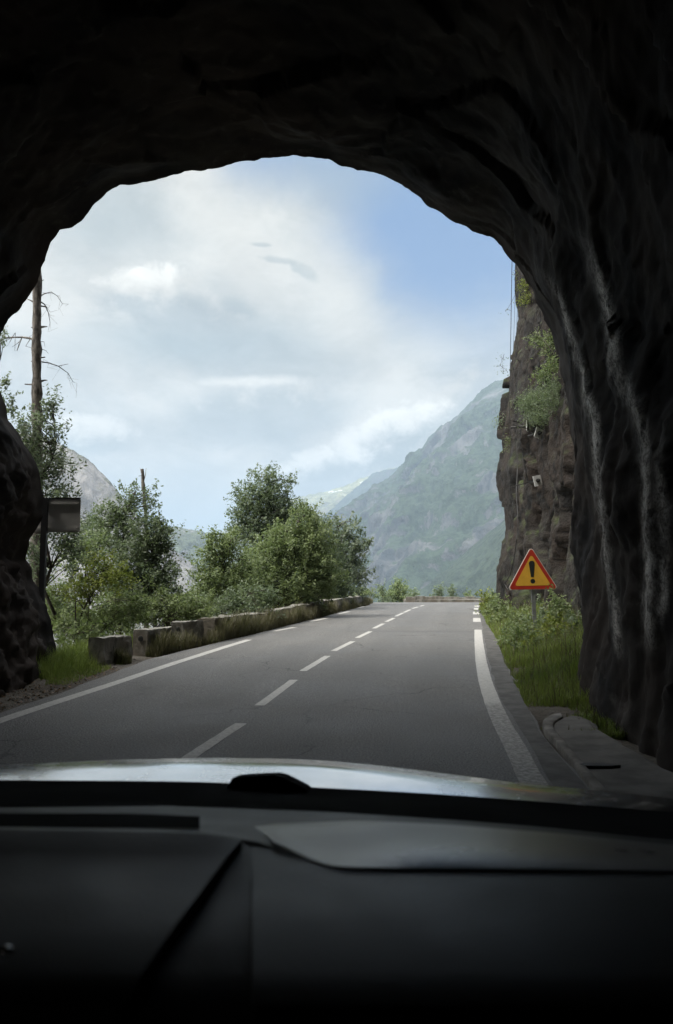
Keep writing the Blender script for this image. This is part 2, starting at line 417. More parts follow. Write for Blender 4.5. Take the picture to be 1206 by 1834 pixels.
# ------------------------------------------------------------------ ground sheet
wallbase_px = [(100, 1216), (150, 1201), (192, 1190), (239, 1179), (312, 1162), (365, 1152), (446, 1134), (513, 1117.5), (579, 1101.5), (652, 1084)]
wy, wx = table(wallbase_px)
XW = lambda Y: np.interp(Y, np.concatenate([[-60, 0], wy, [50, 60, 70]]), np.concatenate([[-14, -7], wx, [2.6, 5.0, 8.0]]))
def ground_z(x, Y):
    x = np.asarray(x, float); Y = np.asarray(Y, float)
    base = zr(np.minimum(Y, 62)) - 0.03
    dl = XW(Y) - x                                              # metres beyond the parapet, on the valley side
    side = np.maximum(0, dl - 0.7)
    fall = np.where(Y > 9, 0.30 * side ** 1.12, 0)
    ahead = np.maximum(0, Y - 62)
    fall = np.maximum(fall, 0.42 * ahead)
    fall = np.minimum(fall, 150)
    out = base - fall
    rough = fbm(np.stack([x * 0.6, Y * 0.6, 0 * x], 1), 4, 5)
    off_road = np.maximum(np.maximum(XL(Y) - 0.15 - x, x - XR(Y) - 0.15), np.maximum(0, Y - 63))
    k = np.clip(off_road / 0.6, 0, 1)
    out = out + k * 0.05 * rough
    vr = np.clip((x - XR(Y) - 0.3) / 2.0, 0, 1)                 # verge banks up towards the cliff
    out = out + np.where((Y > 8) & (Y < 40), vr * 0.35 * sstep(7.5, 12, Y), 0)
    out = out + np.clip((fall - 3) / 30, 0, 1) * 10 * fbm(np.stack([x * 0.02, Y * 0.02, 0 * x], 1), 4, 9)
    return out
gx = np.concatenate([-np.geomspace(9, 6000, 70)[::-1], np.linspace(-8.8, 9.8, 94), np.geomspace(10, 6000, 70)])
gy = np.concatenate([-np.geomspace(1, 400, 24)[::-1], np.linspace(0, 62, 190), np.geomspace(63, 9000, 80)])
GX, GY = np.meshgrid(gx, gy); gz = ground_z(GX.ravel(), GY.ravel())
gv = np.stack([GX.ravel(), GY.ravel(), gz], 1)
under = (gv[:, 0] > XL(gv[:, 1]) + .1) & (gv[:, 0] < XR(gv[:, 1]) - .1) & (gv[:, 1] < 61)
gv[under, 2] -= 0.05
struct(build('ground', gv, grid_faces(len(gy), len(gx)), M['soil'], smooth=True))

# ------------------------------------------------------------------ rock tunnel
YL, YT, YR_ = 12.2, 10.6, 12.6
left_px = [(110, 1330), (104, 1225), (106, 1195), (99, 1150), (90, 1108), (80, 1080), (70, 1052), (58, 1035), (56, 1020), (46, 1002), (49, 985), (55, 965),
           (68, 946), (80, 925), (80, 900), (77, 868), (69, 838), (50, 800), (30, 772), (14, 752), (10, 722), (2, 702), (-18, 690), (-40, 665), (-30, 640), (-6, 618), (4, 596),
           (13, 574), (31, 559), (54, 530), (69, 505), (77, 472), (91, 440), (108, 413), (126, 408), (146, 394), (168, 366), (190, 349), (216, 332),
           (268, 325), (312, 313), (380, 303), (420, 290), (470, 283), (528, 278)]
right_px = [(590, 283), (610, 297), (640, 304), (682, 314), (720, 332), (760, 360), (800, 390), (840, 412), (880, 425), (900, 441), (919, 468), (935, 485), (950, 515),
            (962, 545), (985, 590), (1000, 640), (1014, 700), (1022, 770), (1034, 850), (1042, 920), (1048, 1000), (1051, 1060), (1056, 1120), (1056, 1190), (1060, 1300)]
allp = left_px + right_px
nl = len(left_px); D = []
for i, (u, v) in enumerate(allp):
    h = np.clip((1000 - v) / 720, 0, 1)
    D.append((YL if i < nl else YR_) * (1 - h ** 1.4) + YT * h ** 1.4)
pp = np.array([P(u, v, d) for (u, v), d in zip(allp, D)])
L = np.concatenate([[0], np.cumsum(np.linalg.norm(np.diff(pp, axis=0), axis=1))])
S = 420; ss = np.linspace(0, L[-1], S)
ring = np.stack([np.interp(ss, L, pp[:, k]) for k in range(3)], 1)
cx, cz = -0.25, 2.4
ang = np.arctan2(ring[:, 2] - cz, ring[:, 0] - cx); rad = np.hypot(ring[:, 2] - cz, ring[:, 0] - cx)
wL, wR, hT = 3.9, 3.75, 5.2
se = (np.abs(np.cos(ang) / np.where(np.cos(ang) < 0, wL, wR)) ** 2.6 + np.abs(np.sin(ang) / np.where(np.sin(ang) < 0, 4.4, hT)) ** 2.6) ** (-1 / 2.6)
ts = np.concatenate([[0, .03, .07, .12], np.linspace(.18, 7.5, 130), np.linspace(7.8, 45, 46)])
TV, ST, N = [], [], []
streaks = [[(1022, 395), (1058, 450), (1088, 560), (1108, 660), (1145, 752), (1155, 850), (1166, 980), (1160, 1070), (1170, 1180)],
           [(962, 465), (1008, 540), (1034, 640), (1060, 760), (1074, 880), (1086, 980), (1101, 1090), (1112, 1190)],
           [(1075, 480), (1094, 600), (1100, 700)], [(1180, 760), (1190, 960), (1185, 1140)]]
swid = [9.5, 7, 4.5, 7]
for tt in ts:
    bl = float(sstep(0, 3.5, tt)); r = rad * (1 - 0.10 * sstep(0, 5, tt)) * (1 - bl) + (0.35 * rad * .9 + 0.65 * se) * bl
    p = np.stack([cx - AX * tt + r * np.cos(ang), ring[:, 1] - tt, cz + r * np.sin(ang)], 1)
    TV.append(p); N.append(np.stack([np.cos(ang), 0 * ang, np.sin(ang)], 1))
TV = np.concatenate(TV); N = np.concatenate(N); TT = np.repeat(ts, S); RR = np.tile(ang, len(ts))
amp = sstep(0, 1.2, TT)
low = fbm(TV * 0.55, 4, 21); mid = fbm(TV * [1.7, 1.7, 1.2], 5, 33, 0.55, True)
wv = np.stack([low, -low, low], 1)
f1, edge, cr, fa = cells(TV * [0.8, 0.8, 0.6] + 0.25 * wv, 61, True)
_, _, crb, fb = cells(TV * [2.3, 2.3, 1.6] + 0.25 * wv, 67, True)
_, _, crc, fc = cells(TV * [6, 6, 4.5] + 0.3 * wv, 71, True)
q = TV[:, 1] * 1.15 + 0.25 * TV[:, 2] + 0.5 * low                    # vertical ribs down the right-hand wall
rib = np.abs((q % 1.0) - 0.5) * 2
rside = sstep(0.9, -0.1, RR) * sstep(-1.2, -0.7, RR)
def to_px(p):
    yy = np.maximum(p[:, 1], .5); zz = p[:, 2] - H; fwd = yy * math.cos(TH) + zz * math.sin(TH); upc = -yy * math.sin(TH) + zz * math.cos(TH)
    return CU + F * p[:, 0] / fwd, CV - F * upc / fwd
onright = (RR < 1.15) & (RR > -1.2) & (TV[:, 1] > 2.5)
lowk = 1 - .75 * rside * sstep(2.2, .3, TV[:, 2])
disp = amp * lowk * (0.15 * low + (1 - .75 * rside) * (0.10 * (cr - .5) + 0.12 * fa)) + amp * (0.012 * (crb - .5) + 0.03 * fb + .008 * fc - 0.03) + amp * rside * 0.035 * np.sin(math.pi * (rib - .5))
disp += (0.012 + .02 * np.exp(-TT * 4)) * fbm(TV * 4.2, 4, 41) + amp * .012 * fbm(TV * [9, 9, 6], 3, 45, .6, True)
lside = sstep(1.3, 1.9, np.abs(RR)) * sstep(4.5, 2.5, TV[:, 2])
disp += lside * (.06 * fbm(TV * 2.6, 5, 145, .6, True) + .05 * fbm(TV * 5.5, 3, 147)) * sstep(-.1, .5, TT)
wob = 9 * fbm(TV * 1.6, 3, 78); jit = 4 * fbm(TV * 3.0, 3, 77); patchy = 0.6 + .4 * np.clip(fbm(TV * [1, 1, 1.2], 3, 79) + .6, 0, 1)
crest = np.zeros(len(TV)); stain = np.zeros(len(TV))
pu, pv = to_px(TV + N * (disp - .1 * onright)[:, None])
for line in streaks:                                     # ribs of rock, each with a pale mineral run along its crest
    a_ = np.array(line, float); du = pu + wob - np.interp(pv, a_[:, 1], a_[:, 0])
    fade = sstep(a_[0, 1] - 60, a_[0, 1] + 60, pv) * sstep(a_[-1, 1] + 90, a_[-1, 1] - 60, pv)
    crest = np.maximum(crest, fade * np.exp(-np.where(du < 0, du / 26, du / 46) ** 2))
disp -= amp * .09 * crest * onright
TV = TV + N * disp[:, None]
pu, pv = to_px(TV)
for line, wd in zip(streaks, swid):
    a_ = np.array(line, float); du = pu + wob * .6 + jit - np.interp(pv, a_[:, 1], a_[:, 0])
    inside = sstep(a_[0, 1], a_[0, 1] + 120, pv) * sstep(a_[-1, 1], a_[-1, 1] - 60, pv)
    stain = np.maximum(stain, inside * np.exp(-(du / wd) ** 2) * patchy)
stain *= onright
tf = grid_faces(len(ts), S)
# outward cliff face around the mouth
OV = []; ds = np.concatenate([np.linspace(0.25, 3, 8), np.geomspace(3.8, 17, 12)])
for d in ds:
    p = np.stack([ring[:, 0] + d * np.cos(ang), ring[:, 1] - 0.10 * d - 0.05, ring[:, 2] + d * np.sin(ang)], 1)
    p[:, 1] -= np.abs(fbm(p * 0.5, 4, 91)) * 0.5 * min(1, d)
    OV.append(p)
n0 = len(TV); OV = np.concatenate([ring + N[:S] * disp[:S, None]] + OV)
of = grid_faces(len(ds) + 1, S)[:, ::-1] + n0
capc = len(TV) + len(OV)
V = np.concatenate([TV, OV, [[cx - AX * 45, -36, 2.4]]])
last = (len(ts) - 1) * S
caps = np.array([[last + j, last + j + 1, capc, capc] for j in range(S - 1)])
Fall = [list(a) for a in tf[:, ::-1]] + [list(a) for a in of] + [[int(a[0]), int(a[1]), capc] for a in caps]
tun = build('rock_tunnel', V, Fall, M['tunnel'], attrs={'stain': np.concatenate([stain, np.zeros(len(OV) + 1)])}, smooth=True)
tag(tun, 'dark rough-hewn rock tunnel arching over the road with pale streaks down its right wall', 'tunnel')

# ------------------------------------------------------------------ cliff on the right
sil = np.array([(935, 250), (930, 430), (928, 490), (932, 560), (925, 610), (918, 660), (915, 720), (906, 770), (908, 800), (898, 850), (903, 890), (908, 950), (900, 985), (892, 1020), (889, 1060), (891, 1090), (892, 1140)], float)
YS = 31.0
sp = np.array([P(u, v, YS) for u, v in sil]); o_ = np.argsort(sp[:, 2])
silx = lambda z: np.interp(z, np.concatenate([sp[o_, 2], [40]]), np.concatenate([sp[o_, 0], [9.5]]))
path = np.array([(5.0, 11.5), (5.35, 14), (5.75, 18), (6.15, 22), (6.55, 26), (6.85, 29), (6.9, 31), (7.6, 33), (9.5, 35.5), (13, 38), (20, 42), (32, 46), (60, 52)])
pl = np.concatenate([[0], np.cumsum(np.linalg.norm(np.diff(path, axis=0), axis=1))])
sg = np.concatenate([np.linspace(0, 26, 210), np.linspace(26.4, pl[-1], 40)]); zg = np.concatenate([np.linspace(-1.5, 14, 170), np.linspace(14.4, 34, 40)])
CVt = []
for s in sg:
    x = np.interp(s, pl, path[:, 0]); y = np.interp(s, pl, path[:, 1])
    k = math.exp(-((y - YS) / 9.0) ** 2) if y < YS else math.exp(-((y - YS) / 14.0) ** 2)
    for z in zg: CVt.append((x + (silx(z) - 6.9) * k + 0.04 * z * (1 - k), y, z))
CVt = np.array(CVt)
lo_ = fbm(CVt * 0.5, 3, 3); wv = np.stack([lo_, -lo_, lo_], 1)
f1, ed, cr, fa = cells(CVt * [0.5, 0.36, 0.17] + 0.2 * wv, 13, True)
f1b, edb, crb, fb = cells(CVt * [1.3, 1.1, 0.28] + 0.3 * wv, 23, True)
f1c, edc, crc, fc = cells(CVt * [3.4, 3.0, 1.4] + 0.3 * wv, 29, True)
d = 0.55 * (cr - .5) + 0.60 * fa + 0.18 * (crb - .5) + 0.26 * fb + 0.07 * fc + 0.02 * fbm(CVt * [3, 3, 1.6], 5, 43, .55, True) - 0.10 * np.exp(-ed * 22) - 0.05 * np.exp(-edb * 22)
d *= .38 + .62 * sstep(14, 27, CVt[:, 1])
d += .045 * fbm(CVt * [2.6, 2.6, 1.8], 5, 47, .6, True)
silk = np.exp(-((CVt[:, 1] - YS) / 2.5) ** 2)
CVt[:, 0] -= d * (1 - 0.6 * silk); CVt[:, 1] += 0.4 * d
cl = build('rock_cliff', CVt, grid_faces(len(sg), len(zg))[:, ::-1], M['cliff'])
tag(cl, 'tall brown rock cliff beside the road just beyond the tunnel mouth', 'cliff')
_cl_pts = CVt
def on_cliff(u, v):
    """point of the cliff face nearest to the sight line of (u, v)"""
    x = _cl_pts[:, 0]; y = _cl_pts[:, 1]; z = _cl_pts[:, 2] - H
    fw = y * math.cos(TH) + z * math.sin(TH); up = -y * math.sin(TH) + z * math.cos(TH)
    e = np.hypot(CU + F * x / fw - u, CV - F * up / fw - v)
    return _cl_pts[np.argmin(np.where(e < 5, y, 100 + e))].copy()

# ------------------------------------------------------------------ mountains
def m_mount(name, rock0, rock1, green, gamt, snow=False, scale=1.0):
    m, t, b, pos = material(name)
    st = t.scale(pos, (scale, scale, scale * 0.55))
    n1 = t.noise(st, 0.011, 9, 0.62, 0.6); n2 = t.noise(st, 0.004, 7, 0.6, 0.8); n3 = t.noise(pos, 0.035 * scale, 7, 0.7)
    gul = t.noise(t.scale(pos, (0.02 * scale, 0.008 * scale, 0.003 * scale)), 1.0, 7, 0.6, 0.5)
    c = t.mix(t.rng(n1, 0.36, 0.64), rock0, rock1)
    c = t.mix(t.rng(gul, 0.5, 0.66, 0, 0.4), c, tuple(1.35 * q for q in rock1))
    nz = t.node('ShaderNodeSeparateXYZ', {0: t.node('ShaderNodeNewGeometry').outputs['Normal']}).outputs[2]
    g = t.rng(t.math('ADD', t.math('ADD', n2, t.math('MULTIPLY', n3, 0.45)), t.math('MULTIPLY', nz, 0.18)), 0.95 - gamt, 1.03 - gamt)
    c = t.mix(g, c, t.mix(t.rng(n3, 0.4, 0.6), green, tuple(2.0 * q for q in green)))
    if snow:
        z = t.node('ShaderNodeSeparateXYZ', {0: pos}).outputs[2]
        s = t.math('MULTIPLY', t.rng(t.noise(t.scale(pos, (1, 1, 2.2)), 0.009, 6, 0.6), 0.60, 0.63), t.rng(z, 440, 520))
        c = t.mix(s, c, (0.8, 0.8, 0.8))
    t.put(b.inputs['Base Color'], c); b.inputs['Roughness'].default_value = 1.0; b.inputs['Specular IOR Level'].default_value = 0.05
    h = t.math('ADD', t.math('MULTIPLY', n1, 1.0), t.math('MULTIPLY', n3, 0.5)); h = t.math('ADD', h, gul)
    t.put(b.inputs['Normal'], t.bump(h, 1.0, 30.0 / scale)); return m

def mountain(ridge, off, zbase, amp, mat, label, rows=90, cols=240, back=(0.3, 900), seed=1, nscale=1.0):
    q = np.array([P(u, v, d) for u, v, d in ridge])
    L = np.concatenate([[0], np.cumsum(np.hypot(np.diff(q[:, 0]), np.diff(q[:, 1])))])
    t = np.linspace(0, L[-1], cols); rid = np.stack([np.interp(t, L, q[:, k]) for k in range(3)], 1)
    rid[:, 2] += amp * 0.06 * fbm(rid * [0.02 * nscale] * 3, 4, seed)
    V = []
    tf_ = np.linspace(0, 1, rows)
    for s in -np.linspace(1, 0.05, 10):                                     # far slope
        p = rid.copy(); p[:, 1] += -s * back[1]; p[:, 2] += s * (rid[:, 2] - zbase); V.append(p)
    for s in tf_:
        p = rid.copy(); p[:, 0] += off[0] * s; p[:, 1] += off[1] * s
        p[:, 2] = rid[:, 2] + (zbase - rid[:, 2]) * (0.25 * s + 0.75 * s ** 0.85); V.append(p)
    V = np.concatenate(V); s_ = np.concatenate([np.zeros(10 * cols), np.repeat(tf_, cols)])
    k = amp * sstep(0, 0.16, s_)
    n = fbm(V * 0.0045 * nscale, 6, seed + 3, 0.52, True) * 0.6 + fbm(V * [0.012 * nscale, 0.012 * nscale, 0.003 * nscale], 5, seed + 9) * 0.45
    u_ = np.array([off[0], off[1], 0.]) / math.hypot(*off)
    V = V + (k * n)[:, None] * (u_ * 0.85 + np.array([0, 0, 0.35]))
    o = build('mountain', V, grid_faces(rows + 10, cols), mat, smooth=True)
    struct(o); o['label'] = label; return o
mountain([(480, 1075, 2700), (560, 1005, 2650), (600, 965, 2600), (638, 926, 2550), (690, 880, 2450), (714, 836, 2400), (752, 812, 2330), (768, 785, 2300), (785, 766, 2280), (805, 757, 2250), (832, 733, 2200), (858, 702, 2150), (880, 686, 2100),
          (912, 676, 2050), (960, 655, 1950), (1060, 640, 1800), (1300, 640, 1600)], (-520, -900), -160, 60, m_mount('slope_grey_green', (0.040, 0.046, 0.052), (0.135, 0.137, 0.137), (0.028, 0.040, 0.026), 0.19, scale=1.7),
         'steep hazy blue-grey mountainside rising to the right behind the cliff', cols=300, rows=150, seed=11)
mountain([(700, 1110, 1350), (745, 1066, 1300), (790, 1030, 1250), (830, 992, 1200), (862, 965, 1170), (905, 930, 1120), (1000, 850, 1000), (1200, 760, 900)], (-260, -420), -160, 14,
         m_mount('slope_forest', (0.035, 0.043, 0.03), (0.055, 0.062, 0.045), (0.028, 0.038, 0.024), 0.5, scale=2.2), 'low dark green wooded spur at the foot of the hazy mountainside', seed=31, nscale=2)
mountain([(440, 1060, 3800), (500, 1000, 3750), (540, 962, 3700), (575, 925, 3700), (600, 908, 3700), (618, 890, 3700), (640, 872, 3700), (668, 848, 3700), (690, 842, 3700), (708, 839, 3700), (760, 825, 3700), (900, 820, 3700)], (-300, -1000), -160, 60,
         m_mount('slope_blue', (0.04, 0.046, 0.052), (0.08, 0.083, 0.088), (0.028, 0.038, 0.03), 0.24, scale=0.7), 'faint blue mountain shoulder behind the steep mountainside', seed=51)
mountain([(300, 1000, 4500), (400, 950, 4500), (470, 915, 4500), (520, 893, 4500), (560, 884, 4500), (590, 880, 4500), (622, 868, 4500), (645, 858, 4500), (672, 848, 4500), (700, 838, 4500), (780, 845, 4500), (900, 860, 4500)], (-300, -1800), -160, 90,
         m_mount('slope_snowy', (0.20, 0.175, 0.14), (0.34, 0.30, 0.24), (0.14, 0.14, 0.065), 0.30, True, 0.5), 'pale farthest mountain with small snow patches in the gap', seed=71)
mountain([(-500, 820, 900), (-250, 770, 900), (-60, 765, 900), (60, 778, 900), (110, 796, 900), (135, 808, 900), (156, 823, 900), (172, 836, 900), (188, 851, 900), (200, 864, 900), (210, 877, 900), (235, 912, 900), (270, 950, 900), (330, 1000, 900), (400, 1050, 900), (470, 1100, 900)], (120, -420), -160, 22,
         m_mount('slope_granite', (0.14, 0.135, 0.13), (0.24, 0.23, 0.22), (0.07, 0.07, 0.05), 0.08, scale=3.0), 'bare grey scree mountain at the left behind the trees', seed=91, nscale=2.5)
mountain([(60, 1030, 1700), (160, 985, 1700), (235, 958, 1700), (285, 946, 1700), (315, 943, 1700), (346, 947, 1700), (370, 956, 1700), (392, 960, 1700), (405, 956, 1700), (430, 958, 1700), (480, 985, 1700), (560, 1040, 1700)], (60, -700), -160, 40,
         m_mount('slope_shrubby', (0.13, 0.13, 0.125), (0.25, 0.245, 0.235), (0.05, 0.06, 0.035), 0.2, scale=1.6), 'lower grey hill dotted with green between the trees', seed=101, nscale=1.6)

# ------------------------------------------------------------------ plants
def leaves(centers, per, sigma, size, r, shape=0.45, up=0.35, droop=0.0, feather=False):
    """leaf-sized folded diamonds scattered round cluster centres -> verts, faces, tint"""
    C = np.repeat(np.asarray(centers, float), per, axis=0); n = len(C)
    sg = np.repeat(np.asarray(sigma, float) if hasattr(sigma, '__len__') else np.full(len(centers), sigma), per)
    if feather:
        mid_c = np.asarray(centers, float).mean(0)
        dr = np.asarray(centers, float) - mid_c; dr /= np.linalg.norm(dr, axis=1)[:, None] + .2
        dr = dr * .9 + r.normal(size=dr.shape) * .55 + [0, 0, .35]; dr /= np.linalg.norm(dr, axis=1)[:, None]; dr = np.repeat(dr, per, axis=0)
        tt = r.uniform(-1.5, 2.1, n); off = dr * (tt * sg)[:, None] + r.normal(size=(n, 3)) * (sg * (.42 - .12 * tt).clip(.1, .6))[:, None]
    else: off = r.normal(size=(n, 3)) * sg[:, None] * [1, 1, .8]
    off[:, 2] -= droop * np.hypot(off[:, 0], off[:, 1])
    C = C + off
    nrm = r.normal(size=(n, 3)); nrm[:, 2] = np.abs(nrm[:, 2]) * 0.8 + up; nrm /= np.linalg.norm(nrm, axis=1)[:, None]
    a = np.cross(nrm, r.normal(size=(n, 3))); a /= np.linalg.norm(a, axis=1)[:, None]; b = np.cross(nrm, a)
    s = (size * r.uniform(.6, 1.35, n))[:, None]
    fold = nrm * s * 0.12
    v = np.stack([C - a * s * .5, C + b * s * shape * .5 - fold, C + a * s * .55, C - b * s * shape * .5 - fold], 1).reshape(-1, 3)
    f = np.arange(n * 4).reshape(-1, 4)
    ct = np.repeat(r.random(len(centers)), per)
    tint = np.repeat(np.clip(ct * 0.65 + r.random(n) * 0.4 - .05, 0, 1), 4)
    return v, f, tint

def bend(a, b, r, k=0.12, n=5):
    a = np.asarray(a, float); b = np.asarray(b, float); L = np.linalg.norm(b - a)
    w = r.normal(size=3) * k * L
    return [a + (b - a) * t + w * math.sin(math.pi * t) * .6 + np.array([0, 0, 0.12 * L * math.sin(math.pi * t)]) for t in np.linspace(0, 1, n)]

def tree(name, label, cat, depth, lobes, leafmat, base_u=None, leaf=0.085, per=46, dens=9.0, sig=0.17, trunk_r=0.06, bark='bark', group=None, seed=1, stems=None, droop=0.1, shape=0.5, stemset=None, twigs=1.0):
    """lobes: photo ellipses (u, v, ru, rv[, depth offset]) read at this tree's own distance"""
    r = np.random.default_rng(seed)
    cl = []; sc_ = depth / F
    for lb in lobes:
        u, v, ru, rv = lb[:4]; dd = lb[4] if len(lb) > 4 else 0
        c = P(u, v, depth + dd); rx, rz = ru * sc_, rv * sc_; ry = max(rx, min(rz, rx * 1.3)) * .9
        n = max(4, int(1.32 * dens * (rx * rz * math.pi) / (sig * sig * 9) * (1 + ry)))
        d_ = r.normal(size=(n, 3)); d_ /= np.linalg.norm(d_, axis=1)[:, None]
        rr = r.random(n) ** 0.45
        cl.append(c + d_ * rr[:, None] * [rx, ry, rz])
    cl = np.concatenate(cl)
    uu = base_u if base_u is not None else np.mean([l[0] for l in lobes])
    bx = P(uu, 1037, depth)[0]; bz = float(ground_z(np.array([bx]), np.array([depth]))[0])
    base = np.array([bx, depth, bz - 0.05])
    root = thing(name, label, cat, base, group)
    sg = sig * r.uniform(.6, 1.3, len(cl))
    v, f, tint = leaves(cl, int(per * 1.9), sg * 1.15, leaf * .92, r, shape, droop=droop, feather=True)
    NL[0] += len(f)
    build('crown', v - base, f, M[leafmat], root, attrs={'tint': tint})
    mb = MB()
    top = cl[np.argmax(cl[:, 2])]; ctr = cl.mean(0)
    axis = [base, base + (np.array([ctr[0], ctr[1], bz]) - base) * .4 + [0, 0, .35 * (ctr[2] - bz)], np.array([ctr[0], ctr[1], ctr[2]]) * .7 + np.array([base[0], base[1], ctr[2]]) * .3, top - [0, 0, 0.1]]
    t_ = np.linspace(0, 3, 14); ax = np.stack([np.interp(t_, range(4), [p[k] for p in axis]) for k in range(3)], 1)
    ax[1:-1] += r.normal(size=(12, 3)) * .03 * np.linalg.norm(top - base) * .5
    if stems:
        for pts, rad in stems:
            q = [P(a, b_, depth) for a, b_ in pts]; q[0][2] = bz - .05
            q = [p + r.normal(size=3) * [0, .05, 0] for p in q]
            mb.tube([p - base for p in q], np.linspace(rad, rad * .4, len(q)), 6)
    else:
        mb.tube(ax - base, np.linspace(trunk_r, trunk_r * .2, 14), 8)
    pick = r.permutation(len(cl))[:int(min(90, len(cl)) * twigs)]
    for i in pick:
        e = cl[i]; low = ax[(ax[:, 2] < e[2] - .05)]
        s = low[np.argmin(np.linalg.norm(low - e, axis=1) + r.random(len(low)) * .5)] if len(low) else ax[0]
        w = trunk_r * .28
        mb.tube([p - base for p in bend(s, e, r)], np.linspace(w, w * .25, 5), 5, False)
    mb.build('trunk', M[bark], root, True)
    return root

NL = [0]
G_TREES = 'trees growing beyond the roadside wall'
tree('leafy_tree', 'grey-green leafy young tree around the foot of the tall dead trunk', 'tree', 15.6,
     [(62, 800, 34, 60), (100, 850, 30, 55), (85, 745, 14, 38), (104, 790, 14, 36), (40, 775, 18, 30), (112, 930, 26, 60), (95, 720, 5, 22), (125, 980, 22, 50), (62, 900, 20, 40), (58, 990, 22, 50)], 'leaf_grey', 88, .09, 18, 6.0, .15, .05, seed=2, droop=0, shape=.42)
tree('leafy_tree', 'sprigs of a small leafy tree poking past the left rock edge', 'tree', 15.0,
     [(2, 735, 14, 30), (18, 715, 8, 22), (8, 692, 7, 14), (-30, 780, 40, 60), (3, 606, 9, 8)], 'leaf_grey', -30, .09, 12, 3, .10, .035, seed=3, droop=0, shape=.4, twigs=.8)
tree('slender_tree', 'slender tree with thin airy crown left of the dead snag', 'tree', 19.0,
     [(222, 905, 24, 36), (205, 945, 24, 40), (245, 890, 12, 22), (232, 960, 26, 40), (180, 930, 16, 30), (272, 905, 14, 22)], 'leaf_dark', 225, .085, 26, 4.2, .15, .05, seed=4)
tree('leafy_tree', 'dull green tree right of the dead snag above the stone blocks', 'tree', 18.6,
     [(270, 965, 42, 42), (235, 1020, 50, 50), (288, 1022, 36, 42), (285, 950, 26, 26), (312, 1078, 36, 30)], 'leaf_dark', 285, .085, 34, 5.2, .16, .06, seed=5)
tree('sapling', 'yellow-green sapling with two thin dark stems above the grass patch', 'sapling', 15.4,
     [(185, 1022, 26, 20), (160, 1045, 36, 28), (205, 1040, 28, 24), (135, 1060, 26, 24), (175, 1002, 16, 10), (212, 1020, 14, 14)], 'leaf_bright', 140, .075, 22, 4.0, .13, .03, seed=6,
     stems=[([(141, 1150), (143, 1110), (152, 1085), (172, 1055), (185, 1020)], .026), ([(141, 1150), (138, 1100), (136, 1070), (132, 1045)], .018), ([(152, 1085), (160, 1060), (158, 1035)], .014)])
tree('shrub', 'shadowy shrub filling the gap under the yellow-green sapling', 'shrub', 16.8,
     [(120, 1110, 40, 36), (170, 1115, 40, 36), (210, 1095, 40, 40), (100, 1070, 20, 40), (250, 1085, 36, 34)], 'leaf_mid', 170, .075, 30, 4.6, .15, .03, seed=7)
tree('shrub', 'olive shrub spilling over behind the middle stone block', 'shrub', 18.0,
     [(270, 1095, 40, 26), (310, 1088, 44, 30), (350, 1080, 36, 34), (225, 1108, 30, 18)], 'leaf_mid', 300, .075, 30, 4.6, .15, .03, seed=8)
tree('leafy_tree', 'bushy green tree between the snag and the tall dark tree', 'tree', 23.5,
     [(385, 1000, 30, 42), (372, 1050, 28, 36), (410, 985, 24, 30), (398, 1060, 44, 44), (430, 1040, 34, 50), (375, 970, 14, 18)], 'leaf_mid', 390, .095, 34, 5.0, .19, .07, seed=9)
tree('birch_tree', 'tallest dark tree with open rounded crown against the clouds', 'tree', 31.0,
     [(472, 880, 34, 38), (448, 905, 30, 34), (500, 905, 30, 40), (440, 940, 30, 34), (470, 935, 40, 36), (515, 925, 18, 40), (425, 955, 16, 22), (428, 882, 9, 10), (480, 852, 20, 14), (520, 870, 12, 16), (505, 955, 26, 40), (480, 990, 50, 50)], 'leaf_dark', 470, .115, 30, 4.4, .22, .11, seed=10)
tree('leafy_tree', 'broad mid-green tree in front of the tallest dark tree', 'tree', 26.5,
     [(475, 1010, 44, 46), (525, 985, 46, 52), (450, 1055, 46, 40), (560, 1000, 40, 60), (510, 1050, 60, 40), (575, 1045, 44, 36), (545, 935, 24, 30), (500, 965, 26, 26)], 'leaf_mid', 510, .10, 36, 5.0, .20, .09, seed=11)
tree('leafy_tree', 'dark drooping tree just left of the pale sparse tree', 'tree', 33.0,
     [(545, 930, 26, 30), (570, 965, 30, 44), (590, 1010, 34, 50), (550, 1000, 30, 50), (600, 1050, 34, 26)], 'leaf_dark', 565, .11, 34, 5.0, .21, .08, seed=12, droop=.3)
tree('sparse_tree', 'pale grey-leaved sparse tree at the right end of the tree row', 'tree', 37.0,
     [(612, 950, 20, 28), (632, 985, 28, 36), (620, 1020, 28, 40), (645, 1035, 18, 28), (652, 975, 14, 12), (605, 985, 20, 40), (636, 940, 8, 14)], 'leaf_grey', 620, .15, 16, 3.2, .19, .07, seed=13, droop=0, shape=.55)
tree('shrub', 'bright green small shrub leaning over the long wall', 'shrub', 28.5, [(508, 1082, 20, 10), (528, 1078, 18, 11), (515, 1070, 12, 8)], 'leaf_bright', 515, .085, 26, 5, .13, .02, seed=14)
tree('shrub', 'dense shrub behind the start of the long wall', 'shrub', 21.5, [(400, 1092, 34, 22), (440, 1078, 40, 26), (370, 1098, 22, 20), (470, 1075, 24, 26)], 'leaf_dark', 420, .085, 32, 5, .17, .03, seed=15)
tree('shrub', 'low shrub where the long wall meets the horizon', 'shrub', 42.0, [(640, 1062, 20, 10), (662, 1062, 14, 8), (600, 1068, 26, 10)], 'leaf_mid', 640, .11, 26, 5, .2, .02, seed=16)
tree('leafy_tree', 'round pale green treetop rising beyond the road crest', 'tree', 72.0, [(715, 1064, 20, 18), (700, 1070, 14, 14), (730, 1070, 12, 14), (712, 1052, 12, 8)], 'leaf_mid', 715, .2, 26, 5, .34, .1, seed=17)
